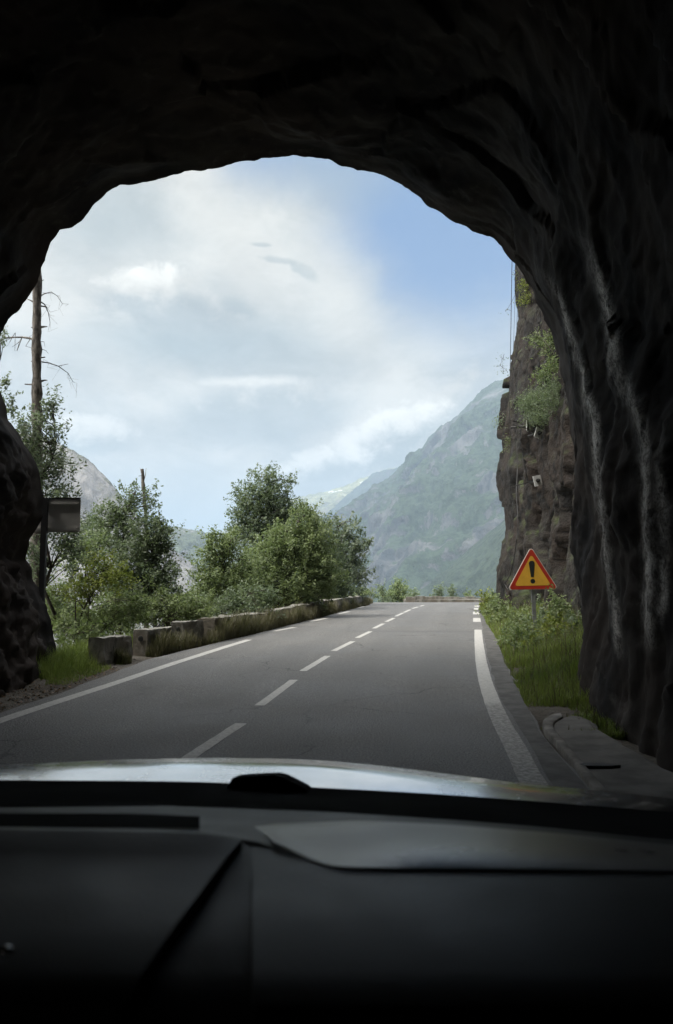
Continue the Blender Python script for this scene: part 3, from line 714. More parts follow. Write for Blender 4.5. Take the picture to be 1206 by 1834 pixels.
tree('leafy_tree', 'narrow treetop left of the round pale treetop beyond the crest', 'tree', 70.0, [(683, 1060, 8, 14), (688, 1074, 12, 12)], 'leaf_dark', 684, .18, 22, 5, .28, .09, seed=18)
tree('small_bush', 'spiky little bush at the left end of the far wall', 'bush', 62.5, [(742, 1066, 8, 4), (738, 1069, 8, 5)], 'leaf_dark', 740, .16, 20, 6, .2, .04, seed=19)
tree('small_tree', 'small pine top showing left over the far wall', 'tree', 64.0, [(786, 1060, 7, 7), (790, 1054, 4, 4), (784, 1068, 9, 5)], 'leaf_dark', 786, .15, 18, 6, .18, .04, seed=20)
tree('small_tree', 'small pine top showing over the middle of the far wall', 'tree', 64.0, [(808, 1060, 6, 8), (809, 1051, 3, 5), (810, 1068, 8, 5)], 'leaf_dark', 808, .15, 18, 6, .18, .04, seed=21)
tree('small_tree', 'faint tiny bush right of the two pine tops on the far wall', 'tree', 64.0, [(838, 1063, 5, 4), (838, 1068, 7, 4)], 'leaf_mid', 838, .15, 14, 6, .16, .04, seed=22)
# understorey on the slope
for i, (u, v, ru, rv, dp, lab) in enumerate([
        (240, 1060, 60, 44, 22.0, 'dark thicket shrub far behind the leftmost stone blocks'), (345, 1080, 40, 20, 27.0, 'thicket shrub far behind the upper stone block'),
        (150, 985, 34, 40, 21.0, 'thicket shrub between the grey sign and the slender tree'), (440, 1050, 60, 40, 34.0, 'thicket shrub deep behind the broad mid-green tree'),
        (560, 1050, 60, 34, 40.0, 'thicket shrub deep behind the dark drooping tree')]):
    tree('thicket_shrub', lab, 'shrub', dp, [(u, v, ru, rv), (u - ru * .5, v + 15, ru * .6, rv * .7), (u + ru * .5, v + 12, ru * .6, rv * .7)], 'leaf_dark' if i % 2 else 'leaf_mid', u, .11, 26, 4, .22, .04, seed=40 + i, group='shrubs on the slope below the road')

for i, (u, v, ru, rv, dp, lab, mt) in enumerate([
        (150, 1128, 60, 18, 15.2, 'low shrub in the grass behind the near end stone block', 'leaf_mid'), (120, 1085, 46, 50, 18.5, 'thicket shrub behind the dark post of the grey sign', 'leaf_dark'), (205, 1105, 46, 34, 19.5, 'thicket shrub behind the near end stone block', 'leaf_dark'),
        (330, 1098, 44, 30, 21.5, 'thicket shrub behind the block before the gap', 'leaf_mid'), (170, 960, 40, 40, 22.5, 'thicket shrub rising right of the grey sign', 'leaf_dark'),
        (110, 1085, 30, 24, 20.0, 'thicket shrub low behind the grey sign', 'leaf_mid'), (480, 1070, 40, 26, 30, 'thicket shrub behind the bright green shrub', 'leaf_dark')]):
    tree('thicket_shrub', lab, 'shrub', dp, [(u, v, ru, rv), (u - ru * .5, v + 15, ru * .6, rv * .7), (u + ru * .5, v + 12, ru * .6, rv * .7)], mt, u, .10, 26, 4, .2, .03, seed=50 + i, group='shrubs on the slope below the road')

# tall dead trunk and snag
def dead(name, label, depth, axis, rad, twigs, seed, dead_z=None):
    r = np.random.default_rng(seed)
    q = [P(u, v, depth) for u, v in axis]; bx = q[0][0]; bz = float(ground_z(np.array([bx]), np.array([depth]))[0]); q = [np.array([bx, depth, bz - .1])] + q
    base = q[0]; root = thing(name, label, 'dead tree', base)
    L = np.concatenate([[0], np.cumsum([np.linalg.norm(q[i + 1] - q[i]) for i in range(len(q) - 1)])])
    t = np.linspace(0, L[-1], 60); a = np.stack([np.interp(t, L, [p[k] for p in q]) for k in range(3)], 1); a[1:-1, :2] += r.normal(size=(58, 2)) * rad * .06
    mb = MB(); rr = np.linspace(rad * 1.25, rad * .62, 60) * (1 + .10 * r.normal(size=60)); mb.tube(a - base, rr, 12)
    for k in range(int(L[-1] * 3)):                                                        # broken stubs
        i = r.integers(12, 58); th = r.random() * 6.28; d = np.array([math.cos(th), math.sin(th), r.uniform(-.2, .4)]); l = rad * r.uniform(1.3, 2.6)
        mb.tube([a[i] - base, a[i] - base + d * l], [rad * .2, rad * .1], 5)
    mb.build('trunk', M['deadwood'], root, True)
    for pts, w in twigs:
        m2 = MB(); pp_ = [P(u, v, depth + .15 * k) for k, (u, v) in enumerate(pts)]
        m2.tube([p - base for p in pp_], np.linspace(w, w * .3, len(pp_)), 6)
        for j in range(1, len(pp_)):
            for _ in range(2 if len(pp_) > 3 else 0):
                s = pp_[j] - base; m2.tube([s, s + r.normal(size=3) * .10 + [0, 0, -.05], s + r.normal(size=3) * .14 + [0, 0, -.17]], [w * .3, w * .22, w * .12], 4, False)
        m2.build('branch', M['deadwood'], root, True)
    return root
dead('dead_tree', 'tall bare dead trunk with short broken branches at the left edge', 17.2, [(66, 1000), (66, 780), (66, 640), (67, 540), (68, 470), (70, 380), (72, 300)], .125,
     [([(64, 612), (55, 606), (40, 604), (22, 604), (6, 605)], .032), ([(70, 532), (80, 526), (92, 523), (103, 530), (112, 544)], .014), ([(72, 540), (80, 545), (87, 560), (90, 578)], .018),
      ([(74, 648), (88, 650), (105, 656), (122, 668), (131, 684)], .016), ([(62, 542), (55, 538), (48, 535)], .025), ([(73, 586), (80, 585), (85, 585)], .03), ([(63, 588), (56, 586)], .028), ([(73, 683), (80, 681), (85, 681)], .028),
      ([(73, 612), (79, 612), (81, 622)], .008), ([(74, 625), (83, 628), (87, 634)], .008), ([(62, 648), (56, 647)], .028), ([(72, 505), (79, 501)], .018)], 5)
dead('dead_snag', 'thin broken snag standing above the trees behind the stone blocks', 20.5, [(264, 1050), (263, 960), (261, 920), (258, 880), (255, 840)], .062,
     [([(258, 860), (261, 850), (262, 838)], .014), ([(255, 852), (253, 846), (251, 838)], .014), ([(262, 920), (270, 914), (283, 906)], .012), ([(259, 890), (250, 878), (243, 868)], .010), ([(261, 905), (268, 896), (270, 880)], .010)], 6)
# ------------------------------------------------------------------ stone parapet
def block(name, label, top, base_uv, hside=0.42, group=None, hole=None, seed=0, rough=.022):
    """stone block: top edge px [(u,v)...] left->right above its foot line px"""
    r = np.random.default_rng(seed)
    foot = [PG(u, v) for u, v in base_uv]
    n = 26; V = []; ft = np.linspace(0, 1, n)
    fx = np.interp(ft, np.linspace(0, 1, len(foot)), [p[0] for p in foot]); fy = np.interp(ft, np.linspace(0, 1, len(foot)), [p[1] for p in foot])
    tu = np.array(top, float)
    topz = np.array([P(np.interp(t, np.linspace(0, 1, len(top)), tu[:, 0]), np.interp(t, np.linspace(0, 1, len(top)), tu[:, 1]), y)[2] for t, y in zip(ft, fy)])
    dxy = np.array([fx[-1] - fx[0], fy[-1] - fy[0]]); dxy /= np.linalg.norm(dxy); nb = np.array([-dxy[1], dxy[0]])
    if nb[0] > 0: nb = -nb
    prof = [(0, -.35), (0, .0)] + [(0, k) for k in np.linspace(.12, .95, 9)] + [(.03, 1.0)] + [(k, 1.0) for k in np.linspace(.12, .88, 5)] + [(.97, 1.0), (1.0, .95), (1.0, -.5)]
    for i in range(n):
        z0 = float(zr(fy[i])) - .03
        for pd, ph in prof:
            V.append((fx[i] + nb[0] * hside * pd, fy[i] + nb[1] * hside * pd, z0 + (topz[i] - z0) * ph))
    V = np.array(V); m_ = len(prof)
    V += np.stack([fbm(V * 3.1, 4, seed + 1), fbm(V * 3.1, 4, seed + 2), fbm(V * 3.1, 4, seed + 3)], 1) * rough
    Fq = [list(a) for a in grid_faces(n, m_)] + [list(range(m_))] + [[(n - 1) * m_ + j for j in range(m_)][::-1]]
    base = (fx.mean(), fy.mean(), float(zr(fy.mean())))
    if hole is None:
        o = build(name, V, Fq, M['stone'], loc=base); tag(o, label, 'wall', group); return o
    root = thing(name, label, 'wall', base, group)
    build('masonry', V - np.array(base), Fq, M['stone'], root)
    mb = MB(); k = 10
    fn = np.array([-dxy[0], -dxy[1], 0]); sd = np.array([nb[0], nb[1], 0])
    c = np.array([fx[0] + nb[0] * hside * hole[0], fy[0] + nb[1] * hside * hole[0], float(zr(fy[0])) + hole[1]])
    o_ = [c + fn * .028 + (sd * math.cos(t) + np.array([0, 0, 1]) * math.sin(t)) * .055 for t in np.linspace(0, 2 * math.pi, k, endpoint=False)]
    i_ = [c + fn * .034 + (sd * math.cos(t) + np.array([0, 0, 1]) * math.sin(t)) * .040 for t in np.linspace(0, 2 * math.pi, k, endpoint=False)]
    mb.add([p - base for p in o_ + i_], [list(range(k))[::-1]] + [[j, (j + 1) % k, k + (j + 1) % k, k + j] for j in range(k)] + [[k + j for j in range(k)]])
    mb.build('drain_hole', M['black'], root); return root
GB = 'stone blocks of the broken roadside parapet'
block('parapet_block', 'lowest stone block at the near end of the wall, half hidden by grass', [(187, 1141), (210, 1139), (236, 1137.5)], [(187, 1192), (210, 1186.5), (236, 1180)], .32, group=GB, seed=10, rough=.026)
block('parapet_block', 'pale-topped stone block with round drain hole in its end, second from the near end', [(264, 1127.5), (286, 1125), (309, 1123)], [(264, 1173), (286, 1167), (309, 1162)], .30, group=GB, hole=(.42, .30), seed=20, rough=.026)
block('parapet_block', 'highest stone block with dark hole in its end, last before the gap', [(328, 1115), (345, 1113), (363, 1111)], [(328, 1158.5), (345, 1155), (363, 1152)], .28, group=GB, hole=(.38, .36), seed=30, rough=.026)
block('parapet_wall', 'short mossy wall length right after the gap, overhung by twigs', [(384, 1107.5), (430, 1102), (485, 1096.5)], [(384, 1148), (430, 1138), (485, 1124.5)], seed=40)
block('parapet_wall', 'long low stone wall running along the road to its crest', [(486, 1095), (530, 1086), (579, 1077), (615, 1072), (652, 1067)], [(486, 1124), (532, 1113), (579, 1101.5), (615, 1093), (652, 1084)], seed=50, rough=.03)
# far crenellated wall across the bend
mb = MB(); xs = [(730, 850)]; YF = 61.0; r = np.random.default_rng(4)
uu = 728; tops = []
while uu < 862:
    w = r.uniform(9, 17); h = 1068.5 + r.uniform(-1.2, 2.2); tops.append((uu, uu + w - .6, h)); uu += w
for a, b_, h in tops:
    p = P(a, h, YF + (a - 728) * .012); q = P(b_, h, YF + (b_ - 728) * .012)
    mb.box((p[0], p[1], -1.3), (q[0], p[1] + .45, p[2]))
mb.box((P(727, 1072, YF)[0], YF + .05, -1.35), (P(863, 1072, YF)[0] + 3, YF + 2.05, P(800, 1073.5, YF)[2]))
o = mb.build('parapet_wall', M['stone']); tag(o, 'far notched stone wall across the outside of the bend beyond the crest', 'wall')

# ------------------------------------------------------------------ traffic signs
def rtri(s, rr, n=5):
    """rounded triangle of side s (x,z), centred on its base middle"""
    h = s * math.sqrt(3) / 2; ver = [(-s / 2, 0), (s / 2, 0), (0, h)]; out = []
    cen = (0, h / 3)
    for i, (x, z) in enumerate(ver):
        d = math.hypot(cen[0] - x, cen[1] - z); px_, pz_ = x + (cen[0] - x) / d * 2 * rr, z + (cen[1] - z) / d * 2 * rr
        a0 = math.atan2(z - cen[1], x - cen[0])
        for k in range(n):
            a = a0 + (k / (n - 1) - .5) * R(120); out.append((px_ + rr * math.cos(a), pz_ + rr * math.sin(a)))
    return out
def inset(o, d):
    c = (sum(p[0] for p in o) / len(o), sum(p[1] for p in o) / len(o)); m_ = max(math.hypot(p[0] - c[0], p[1] - c[1]) for p in o)
    return [(c[0] + (p[0] - c[0]) * (1 - d / m_), c[1] + (p[1] - c[1]) * (1 - d / m_)) for p in o]
DS = 17.0
pb = P(957, 1056, DS); gz_ = float(ground_z(np.array([pb[0]]), np.array([DS]))[0])
sign = thing('warning_sign', 'yellow triangular warning sign with red border and black exclamation mark on grey post', 'road sign', (pb[0], DS, gz_))
sign.rotation_euler = (R(-1), R(-1.2), R(-4))
z0 = pb[2] - gz_; side = 89 * DS / F; T = rtri(side, .05)
def up(o, dz): return [(x, z + dz) for x, z in o]
mb = MB(); mb.prism(up(T, z0), 0, .035); mb.build('panel', M['white'], sign)
mb = MB(); mb.prism(up(inset(T, .022), z0), -.004, -.0005); mb.build('border', M['red'], sign)
mb = MB(); mb.prism(up(inset(T, .165), z0), -.008, -.0045); mb.build('face', M['yellow'], sign)
hT_ = side * .866; mb = MB()
bar = [(-.03, .30), (.028, .30), (.055, .60), (.058, .66), (.045, .70), (.015, .718), (-.022, .715), (-.05, .69), (-.06, .65), (-.055, .60)]
mb.prism([(x * side * .98, z * hT_ * .90 + z0 + .02) for x, z in bar], -.012, -.0085)
mb.prism([(.004 + .047 * side * math.cos(t), z0 + .195 * hT_ + .047 * side * math.sin(t)) for t in np.linspace(0, 6.2832, 20, endpoint=False)], -.012, -.0085)
mb.build('exclamation_mark', M['black'], sign)
mb = MB(); mb.box((-.03, .04, -.4), (.055, .085, z0 + .62)); mb.build('post', M['galv'], sign)
for bx_ in ((-.20, .22, .18), (-.12, .14, .45)):
    mb = MB(); mb.box((bx_[0], .0355, z0 + bx_[2]), (bx_[1], .0395, z0 + bx_[2] + .035)); mb.build('bracket', M['galv'], sign)

DB = 12.9
pb = P(77, 1110, DB); gz_ = float(ground_z(np.array([pb[0]]), np.array([DB]))[0])
bs = thing('road_sign', 'back of a grey rectangular road sign on dark post by the left rock', 'road sign', (pb[0], DB, gz_)); bs0 = np.array([pb[0], DB, gz_])
c0 = P(62, 953, DB) - bs0; c1 = P(145, 892, DB) - bs0
mb = MB(); w = .012; rr_ = .035; o_ = []
for (cx_, cz_, a0) in ((c1[0] - rr_, c1[2] - rr_, 0), (c0[0] + rr_, c1[2] - rr_, 90), (c0[0] + rr_, c0[2] + rr_, 180), (c1[0] - rr_, c0[2] + rr_, 270)):
    o_ += [(cx_ + rr_ * math.cos(R(a0 + k * 22.5)), cz_ + rr_ * math.sin(R(a0 + k * 22.5))) for k in range(5)]
mb.prism(o_, 0, .012)
mb.build('panel', M['sign_back'], bs)
for zz_ in (c1[2] - .085, c0[2] + .05):
    mb = MB(); mb.box((c0[0] + .02, -.032, zz_ - .022), (c1[0] - .03, -.001, zz_ + .022)); mb.build('rail', M['sign_back'], bs)
mb = MB(); mb.box((c0[0] + .003, -.028, c1[2] - .022), (c1[0] - .006, .02, c1[2] + .003)); mb.build('rim', M['post_dark'], bs)
mb = MB(); mb.box((-.045, -.115, -.3), (.045, -.034, c1[2] - .02)); mb.build('post', M['post_dark'], bs)

# ------------------------------------------------------------------ rock anchors, cables and plants on the cliff
GA = 'rock anchors on the cliff'
for lab, (u, v), rz, ry in (('white anchor plate seen nearly edge-on, upper left of the three on the cliff', (945, 763), 62, 4), ('tilted white anchor plate with dark bolt, upper right of the three on the cliff', (965, 776), 22, 20), ('lowest white anchor plate on the cliff, tilted left with a dark bolt', (963, 861), 12, -12)):
    p = on_cliff(u, v); p = P(u, v, p[1] - .35)
    a = thing('rock_anchor', lab, 'anchor', p, GA); a.rotation_euler = (0, R(ry), R(rz))
    s_ = p[1] / F; mb = MB(); w_, h_ = 7.5 * s_, 9.5 * s_
    mb.prism([(-w_, -h_), (w_, -h_), (w_, h_), (-w_, h_)], -.012, .012); mb.build('plate', M['plate'], a)
    mb = MB(); mb.tube([(0, -.14, 0), (0, 0, 0), (.0, .5, 0)], [.03, .035, .035], 8); mb.prism([(.065 * math.cos(t), .065 * math.sin(t)) for t in np.linspace(0, 6.283, 6, endpoint=False)], -.05, -.013); mb.build('bolt', M['steel_dark'], a)
    mb = MB(); mb.tube([(-.1, .12, .02), (-.45, .1, .0), (-.75, .25, -.02)], .014, 5); mb.build('stay_rod', M['steel_dark'], a)
def cable(label, pts, depth, rad, sag=0):
    q = [P(u, v, depth) for u, v in pts]; base = q[-1]; mb = MB(); mb.tube([p - base for p in q], rad, 6)
    o = mb.build('hanging_cable', M['wire'], loc=None); o.location = base; tag(o, label, 'cable', 'cables hanging from the cliff')
cable('long straight cable hanging clear of the cliff edge', [(918, 430), (916.5, 520), (915, 610), (913, 720), (912, 760)], 27.5, .012)
cable('thin cable hanging closest to the cliff edge', [(929, 450), (928, 540), (925, 600), (922, 660), (917, 720)], 28, .008)
cable('faint thin cable between the long cable and the cliff edge', [(924, 450), (922, 560), (919, 650), (915, 715)], 28, .006)
q = [on_cliff(u, v) for u, v in [(926, 790), (927, 840), (925, 885), (928, 925), (926, 965), (921, 1000), (914, 1030), (904, 1046), (910, 1056)]]
q = [P(u, v, p[1] - .25) for p, (u, v) in zip(q, [(926, 790), (927, 840), (925, 885), (928, 925), (926, 965), (921, 1000), (914, 1030), (904, 1046), (910, 1056)])]
mb = MB(); mb.tube([p - q[-1] for p in q], .015, 6); o = mb.build('hanging_cable', M['wire']); o.location = q[-1]; tag(o, 'thick slack cable lying down the lower cliff face left of the warning sign', 'cable', 'cables hanging from the cliff')
def cliff_plant(name, label, lobes, mat, leaf, per, dens, sig, seed, pull=.25, shape=.4, stems=True):
    r = np.random.default_rng(seed); cl = []
    for u, v, ru, rv in lobes:
        p = on_cliff(u, v); dep = p[1] - pull; c = P(u, v, dep); s_ = dep / F; n = max(3, int(dens * ru * rv * s_ * s_ * math.pi / (9 * sig * sig)))
        dd = r.normal(size=(n, 3)); dd /= np.linalg.norm(dd, axis=1)[:, None]; cl.append(c + dd * (r.random(n) ** .5)[:, None] * [ru * s_, min(.5, ru * s_), rv * s_])
    cl = np.concatenate(cl); base = cl.mean(0); root = thing(name, label, 'plant', base)
    v, f, t = leaves(cl, per, sig, leaf, r, shape, droop=.2); build('foliage', v - base, f, M[mat], root, attrs={'tint': t})
    mb = MB(); 
    used = [cl[0] + np.array([.28, .15, -.22])]
    for c in sorted(cl[r.permutation(len(cl))[:40]], key=lambda q_: np.linalg.norm(q_ - used[0])):
        s_ = min(used, key=lambda q_: np.linalg.norm(q_ - c)); used.append(c)
        mb.tube([p - base for p in bend(s_, c, r, .1)], [.012, .010, .008, .007, .006], 4, True)
    mb.build('stem', M['bark'], root); return root
cliff_plant('cliff_shrub', 'large soft grey-green shrub growing out of the cliff above the anchors', [(972, 715, 34, 26), (950, 722, 22, 26), (995, 690, 24, 16), (965, 745, 22, 16), (985, 720, 26, 24)], 'leaf_dark', .075, 60, 15, .15, 3, .5, .22)
cliff_plant('ivy', 'green ivy patch on the cliff beside the tunnel edge above the shrub', [(985, 612, 12, 20), (994, 650, 9, 26), (965, 606, 20, 10), (975, 670, 20, 10)], 'leaf_mid', .08, 30, 12, .12, 4, .15)
cliff_plant('ivy', 'bright ivy tuft at the top of the cliff under the tunnel arch', [(938, 508, 8, 16), (944, 530, 9, 14), (934, 540, 6, 10)], 'leaf_bright', .085, 20, 6, .11, 5, .15)
cliff_plant('cliff_twigs', 'sparse leafy twigs sticking out left of the cliff beside the cables', [(898, 648, 12, 16), (902, 665, 8, 8), (905, 640, 8, 8)], 'leaf_dark', .085, 5, 5, .16, 6, .2)
cliff_plant('cliff_twigs', 'thin leafy bush jutting from the cliff edge over the mountain', [(899, 745, 12, 12), (893, 755, 8, 8), (905, 758, 8, 8)], 'leaf_dark', .09, 10, 5, .15, 7, .2)
cliff_plant('cliff_twigs', 'tiny hanging sprig near the top of the cliff edge', [(923, 490, 6, 10), (926, 520, 4, 8), (912, 556, 10, 3)], 'leaf_mid', .08, 4, 6, .10, 8, .15)
cliff_plant('cliff_twigs', 'grass tuft on the cliff ledge below the thin leafy bush', [(910, 792, 6, 14)], 'leaf_mid', .10, 18, 6, .10, 9, .1, .2)

# ------------------------------------------------------------------ grass and verge plants
def blades(n, pos_fn, h0, h1, wdt, mat, name, label, seed):
    r = np.random.default_rng(seed); x, y, k = pos_fn(n, r); n = len(x); z = ground_z(x, y)
    h = (h0 + (h1 - h0) * r.random(n) ** 1.6) * k; th = r.random(n) * 6.283; ln = r.random(n) * .55 * h
    b = np.stack([x, y, z - .02], 1); dr = np.stack([np.cos(th), np.sin(th), 0 * th], 1); pr = np.stack([-np.sin(th), np.cos(th), 0 * th], 1) * (wdt * r.uniform(.6, 1.4, n))[:, None]
    m_ = b + dr * (ln * .3)[:, None]; m_[:, 2] += h * .6; t_ = b + dr * ln[:, None]; t_[:, 2] += h * .95
    v = np.stack([b - pr, b + pr, m_ + pr * .8, m_ - pr * .8, m_ - pr * .8, m_ + pr * .8, t_ + pr * .1, t_ - pr * .1], 1).reshape(-1, 3)
    f = np.arange(n * 8).reshape(-1, 4); tint = np.repeat(np.clip(.5 + .5 * fbm(np.stack([x, y, 0 * x], 1) * 1.3, 3, 8) * .8 + r.normal(size=n) * .18, 0, 1), 8)
    o = build(name, v, f, M[mat], attrs={'tint': tint}); struct(o, 'stuff'); o['label'] = label; o['category'] = 'grass'; return o
CLX = lambda y: np.interp(y, path[:7, 1], path[:7, 0])
def verge(n, r):
    y = 7.2 + (38 - 7.2) * r.random(n) ** 1.5; s = r.random(n) ** .8
    x0 = XR(y) - .03; x1 = np.where(y < 13, np.minimum(4.45 - (13 - y) * .18, x0 + 3), np.maximum(CLX(y) + .1, x0 + .5)); x = x0 + (x1 - x0) * s
    k = (.30 + .70 * s) * (0.55 + .45 * sstep(8.7, 12, y)) * np.where(y < 8.8, .55, 1); keep = fbm(np.stack([x, y, 0 * x], 1) * .9, 3, 2) > -.55 + .25 * (y < 8.6)
    return x[keep], y[keep], k[keep]
blades(120000, verge, .12, .66, .0045, 'grass', 'grass', 'tall green grass on the right verge below the warning sign', 1)
blades(9000, verge, .40, 1.0, .0045, 'weeds', 'dry_grass', 'dry seed stalks standing in the right verge', 2)
def leftv(n, r):
    y = 9.6 + (17.5 - 9.6) * r.random(n); xw = XW(y); s = r.random(n); x = np.where(y < 13.2, xw - 1.3 + 1.75 * s * (y > 10.6) + 1.2 * s * (y <= 10.6), xw - .62 - 1.6 * s)
    kk = .5 + .5 * np.clip((y - 10) / 2.5, 0, 1); keep = (fbm(np.stack([x, y, 0 * x], 1) * 1.1, 3, 5) > -.45 + .35 * (y < 11.0)) & (x < XL(y) - .25); kk = kk * np.clip((XL(y) - .25 - x) / .7, .25, 1); return x[keep], y[keep], kk[keep]
blades(48000, leftv, .08, .50, .0042, 'grass', 'grass', 'green grass patch between the left rock and the stone blocks', 3)
def footv(n, r):
    y = 13 + (42 - 13) * r.random(n) ** 1.3; x = XW(y) + .02 + .22 * r.random(n) ** 1.5; k = .4 + .9 * np.clip(fbm(np.stack([x * .2, y, 0 * x], 1) * .8, 3, 6) + .35, 0, 1.2)
    keep = fbm(np.stack([x * .2, y, 0 * x], 1) * .8, 3, 6) > -.25; return x[keep], y[keep], k[keep]
blades(22000, footv, .12, .52, .005, 'weeds', 'weeds', 'brownish weeds along the foot of the roadside wall', 4)
GV = 'leafy plants on the right verge'
vr = [(872, 1072, 12, 14, 30, 'pale yellow-green plant at the far end of the right verge', 'leaf_bright'), (884, 1085, 14, 24, 26.5, 'leafy plant hugging the cliff foot far along the verge', 'leaf_mid'),
      (938, 1124, 24, 26, 16.2, 'tall leafy weed growing up in front of the warning sign post', 'leaf_mid'), (985, 1135, 30, 26, 14.6, 'tall leafy weed right of the sign post low against the rock', 'leaf_bright'), (1035, 1165, 18, 30, 13.0, 'leafy weed at the very foot of the tunnel edge', 'leaf_mid'),
      (900, 1100, 20, 26, 22.5, 'leafy plant left of the warning sign post', 'leaf_mid'), (925, 1110, 22, 26, 19.5, 'bushy plant at the foot of the warning sign post', 'leaf_mid'),
      (985, 1108, 32, 30, 17.6, 'dark bramble right of the warning sign post', 'leaf_dark'), (1028, 1120, 22, 26, 15.2, 'dark bramble against the tunnel edge', 'leaf_dark'),
      (915, 1145, 26, 20, 16, 'low leafy plant in front of the warning sign', 'leaf_mid'), (970, 1160, 40, 24, 14.2, 'low leafy plant amid the near verge grass', 'leaf_mid'), (1000, 1080, 16, 12, 16.4, 'sprig of leaves beside the sign post above the bramble', 'leaf_mid')]
for i, (u, v, ru, rv, dp, lab, mt) in enumerate(vr):
    tree('leafy_plant', lab, 'plant', dp, [(u, v, ru, rv), (u - ru * .4, v + rv * .5, ru * .7, rv * .5), (u + ru * .4, v + rv * .4, ru * .7, rv * .6)], mt, u, .07 + .0012 * dp, 22, 3.6, .11 + .002 * dp, .012, seed=60 + i, group=GV, twigs=.6, droop=.3)

# ------------------------------------------------------------------ kerb, slab and drain at the right
outer = [(1052, 1408), (1032, 1380), (1010, 1352), (990, 1328), (974, 1310), (971, 1300), (977, 1291), (992, 1286), (1008, 1284)]
inner = [(1072, 1408), (1048, 1378), (1030, 1358), (1012, 1336), (998, 1320), (991, 1308), (992, 1300), (1000, 1294), (1012, 1290)]
def resamp(px, n):
    q = np.array([PG(u, v) for u, v in px]); L = np.concatenate([[0], np.cumsum(np.linalg.norm(np.diff(q, axis=0), axis=1))]); t = np.linspace(0, L[-1], n)
    x, y = np.interp(t, L, q[:, 0]), np.interp(t, L, q[:, 1]); k = np.ones(5) / 5
    x = np.convolve(np.pad(x, 2, mode='edge'), k, 'valid'); y = np.convolve(np.pad(y, 2, mode='edge'), k, 'valid'); return np.stack([x, y], 1)
def ext(a):                                                            # run on back into the tunnel, beyond the bonnet
    d = np.array([-AX * 9, -9.0]); return np.concatenate([a[:1] + d, a[:1] + d * .5, a])
ao = ext(resamp(outer, 40)); ai = ext(resamp(inner, 40)); V = []
for (x0, y0), (x1, y1) in zip(ao, ai):
    for x, y, z in ((x0, y0, -.06), (x0, y0, .035), (x0 + .012, y0, .045), (x1 - .008, y1, .045), (x1, y1, .038), (x1, y1, -.06)): V.append((x, y, float(zr(y)) + z))
V = np.array(V); V[:, 2] += .006 * fbm(V * 6, 3, 2); V[:, 0] += .006 * fbm(V * 5, 3, 4)
struct(build('kerb', V, grid_faces(len(ao), 6)[:, ::-1], M['kerb']))
sl_in = ai; V = []; nn = 24
edge_px = [(1260, 1408), (1206, 1392), (1170, 1372), (1120, 1342), (1080, 1318), (1062, 1304), (1048, 1290), (1030, 1287), (1014, 1289)]
ae = ext(resamp(edge_px, 40))
for (x0, y0), (x1, y1) in zip(sl_in, ae):
    for k in range(nn):
        s = k / (nn - 1); x = x0 + .004 + (x1 - x0) * s; y = y0 + (y1 - y0) * s; V.append((x, y, float(zr(y)) + .022 + .012 * s + (-.03 if k == nn - 1 else 0)))
V = np.array(V); V[:, 2] += .007 * fbm(V * 3, 4, 12); edge_i = np.arange(len(V)) % nn == nn - 1; V[edge_i, 0] += .06 * fbm(V[edge_i] * 3.5, 3, 3)
struct(build('pavement', V, grid_faces(len(ai), nn)[:, ::-1], M['concrete'], smooth=True))
mb = MB(); dpts = [(1038, 1367), (1050, 1364.5), (1075, 1365.5), (1096, 1367.5), (1112, 1369), (1095, 1370.5), (1070, 1370.5), (1046, 1370)]
dq = [PG(u, v, .05) for u, v in dpts]
mb.add([(p[0], p[1], float(zr(p[1])) + .046) for p in dq] + [(p[0], p[1], -.1) for p in dq], [list(range(8))[::-1], list(range(8, 16))] + [[j, (j + 1) % 8, 8 + (j + 1) % 8, 8 + j] for j in range(8)])
o = mb.build('drain_slot', M['black']); tag(o, 'dark slit of a drain opening in the kerbside pavement', 'drain')
# loose stones and leaf litter by the walls
r = np.random.default_rng(12)
def stone(p, s, seed):
    import bmesh
    bm = bmesh.new(); bmesh.ops.create_icosphere(bm, subdivisions=2, radius=1); v = np.array([a.co[:] for a in bm.verts]); f = [[q.index for q in a.verts] for a in bm.faces]; bm.free()
    v *= (1 + .28 * fbm(v * 1.3 + seed, 3, 4))[:, None]; v *= np.array([1, .8, .55]) * s; return v, f
V, Fc, n = [], [], 0
for i in range(130):
    if i < 50: y = r.uniform(8.6, 14); x = XL(y) - .08 - abs(r.normal()) * .45
    else: y = r.uniform(6.2, 9.4); x = np.interp(y, [6, 9.5], [3.0, 3.4]) + r.normal() * .25
    s = r.uniform(.006, .026); v, f = stone(None, s, i * 3.1); z = float(ground_z(np.array([x]), np.array([y]))[0]); V.append(v + [x, y, z + s * .25]); Fc += [[q + n for q in a] for a in f]; n += len(v)
o = build('gravel', np.concatenate(V), Fc, M['rubble']); struct(o, 'stuff'); o['label'] = 'loose stones scattered along the foot of the tunnel walls'; o['category'] = 'gravel'
def litter(n, r):
    return None
V = []; xs_ = []; n = 700; y = r.uniform(8.2, 12.5, n); x = XL(y) - .10 - np.abs(r.normal(size=n)) * .4
cz_ = ground_z(x, y) + .015; v, f, t = leaves(np.stack([x, y, cz_], 1), 1, .004, .036, r, .6, 1.5)
M['litter'] = m_leaf('leaf_litter', (0.06, 0.035, 0.018), (0.24, 0.13, 0.055), .1)
o = build('leaf_litter', v, f, M['litter'], attrs={'tint': t}); struct(o, 'stuff'); o['label'] = 'brown fallen leaves at the foot of the left rock'; o['category'] = 'leaves'

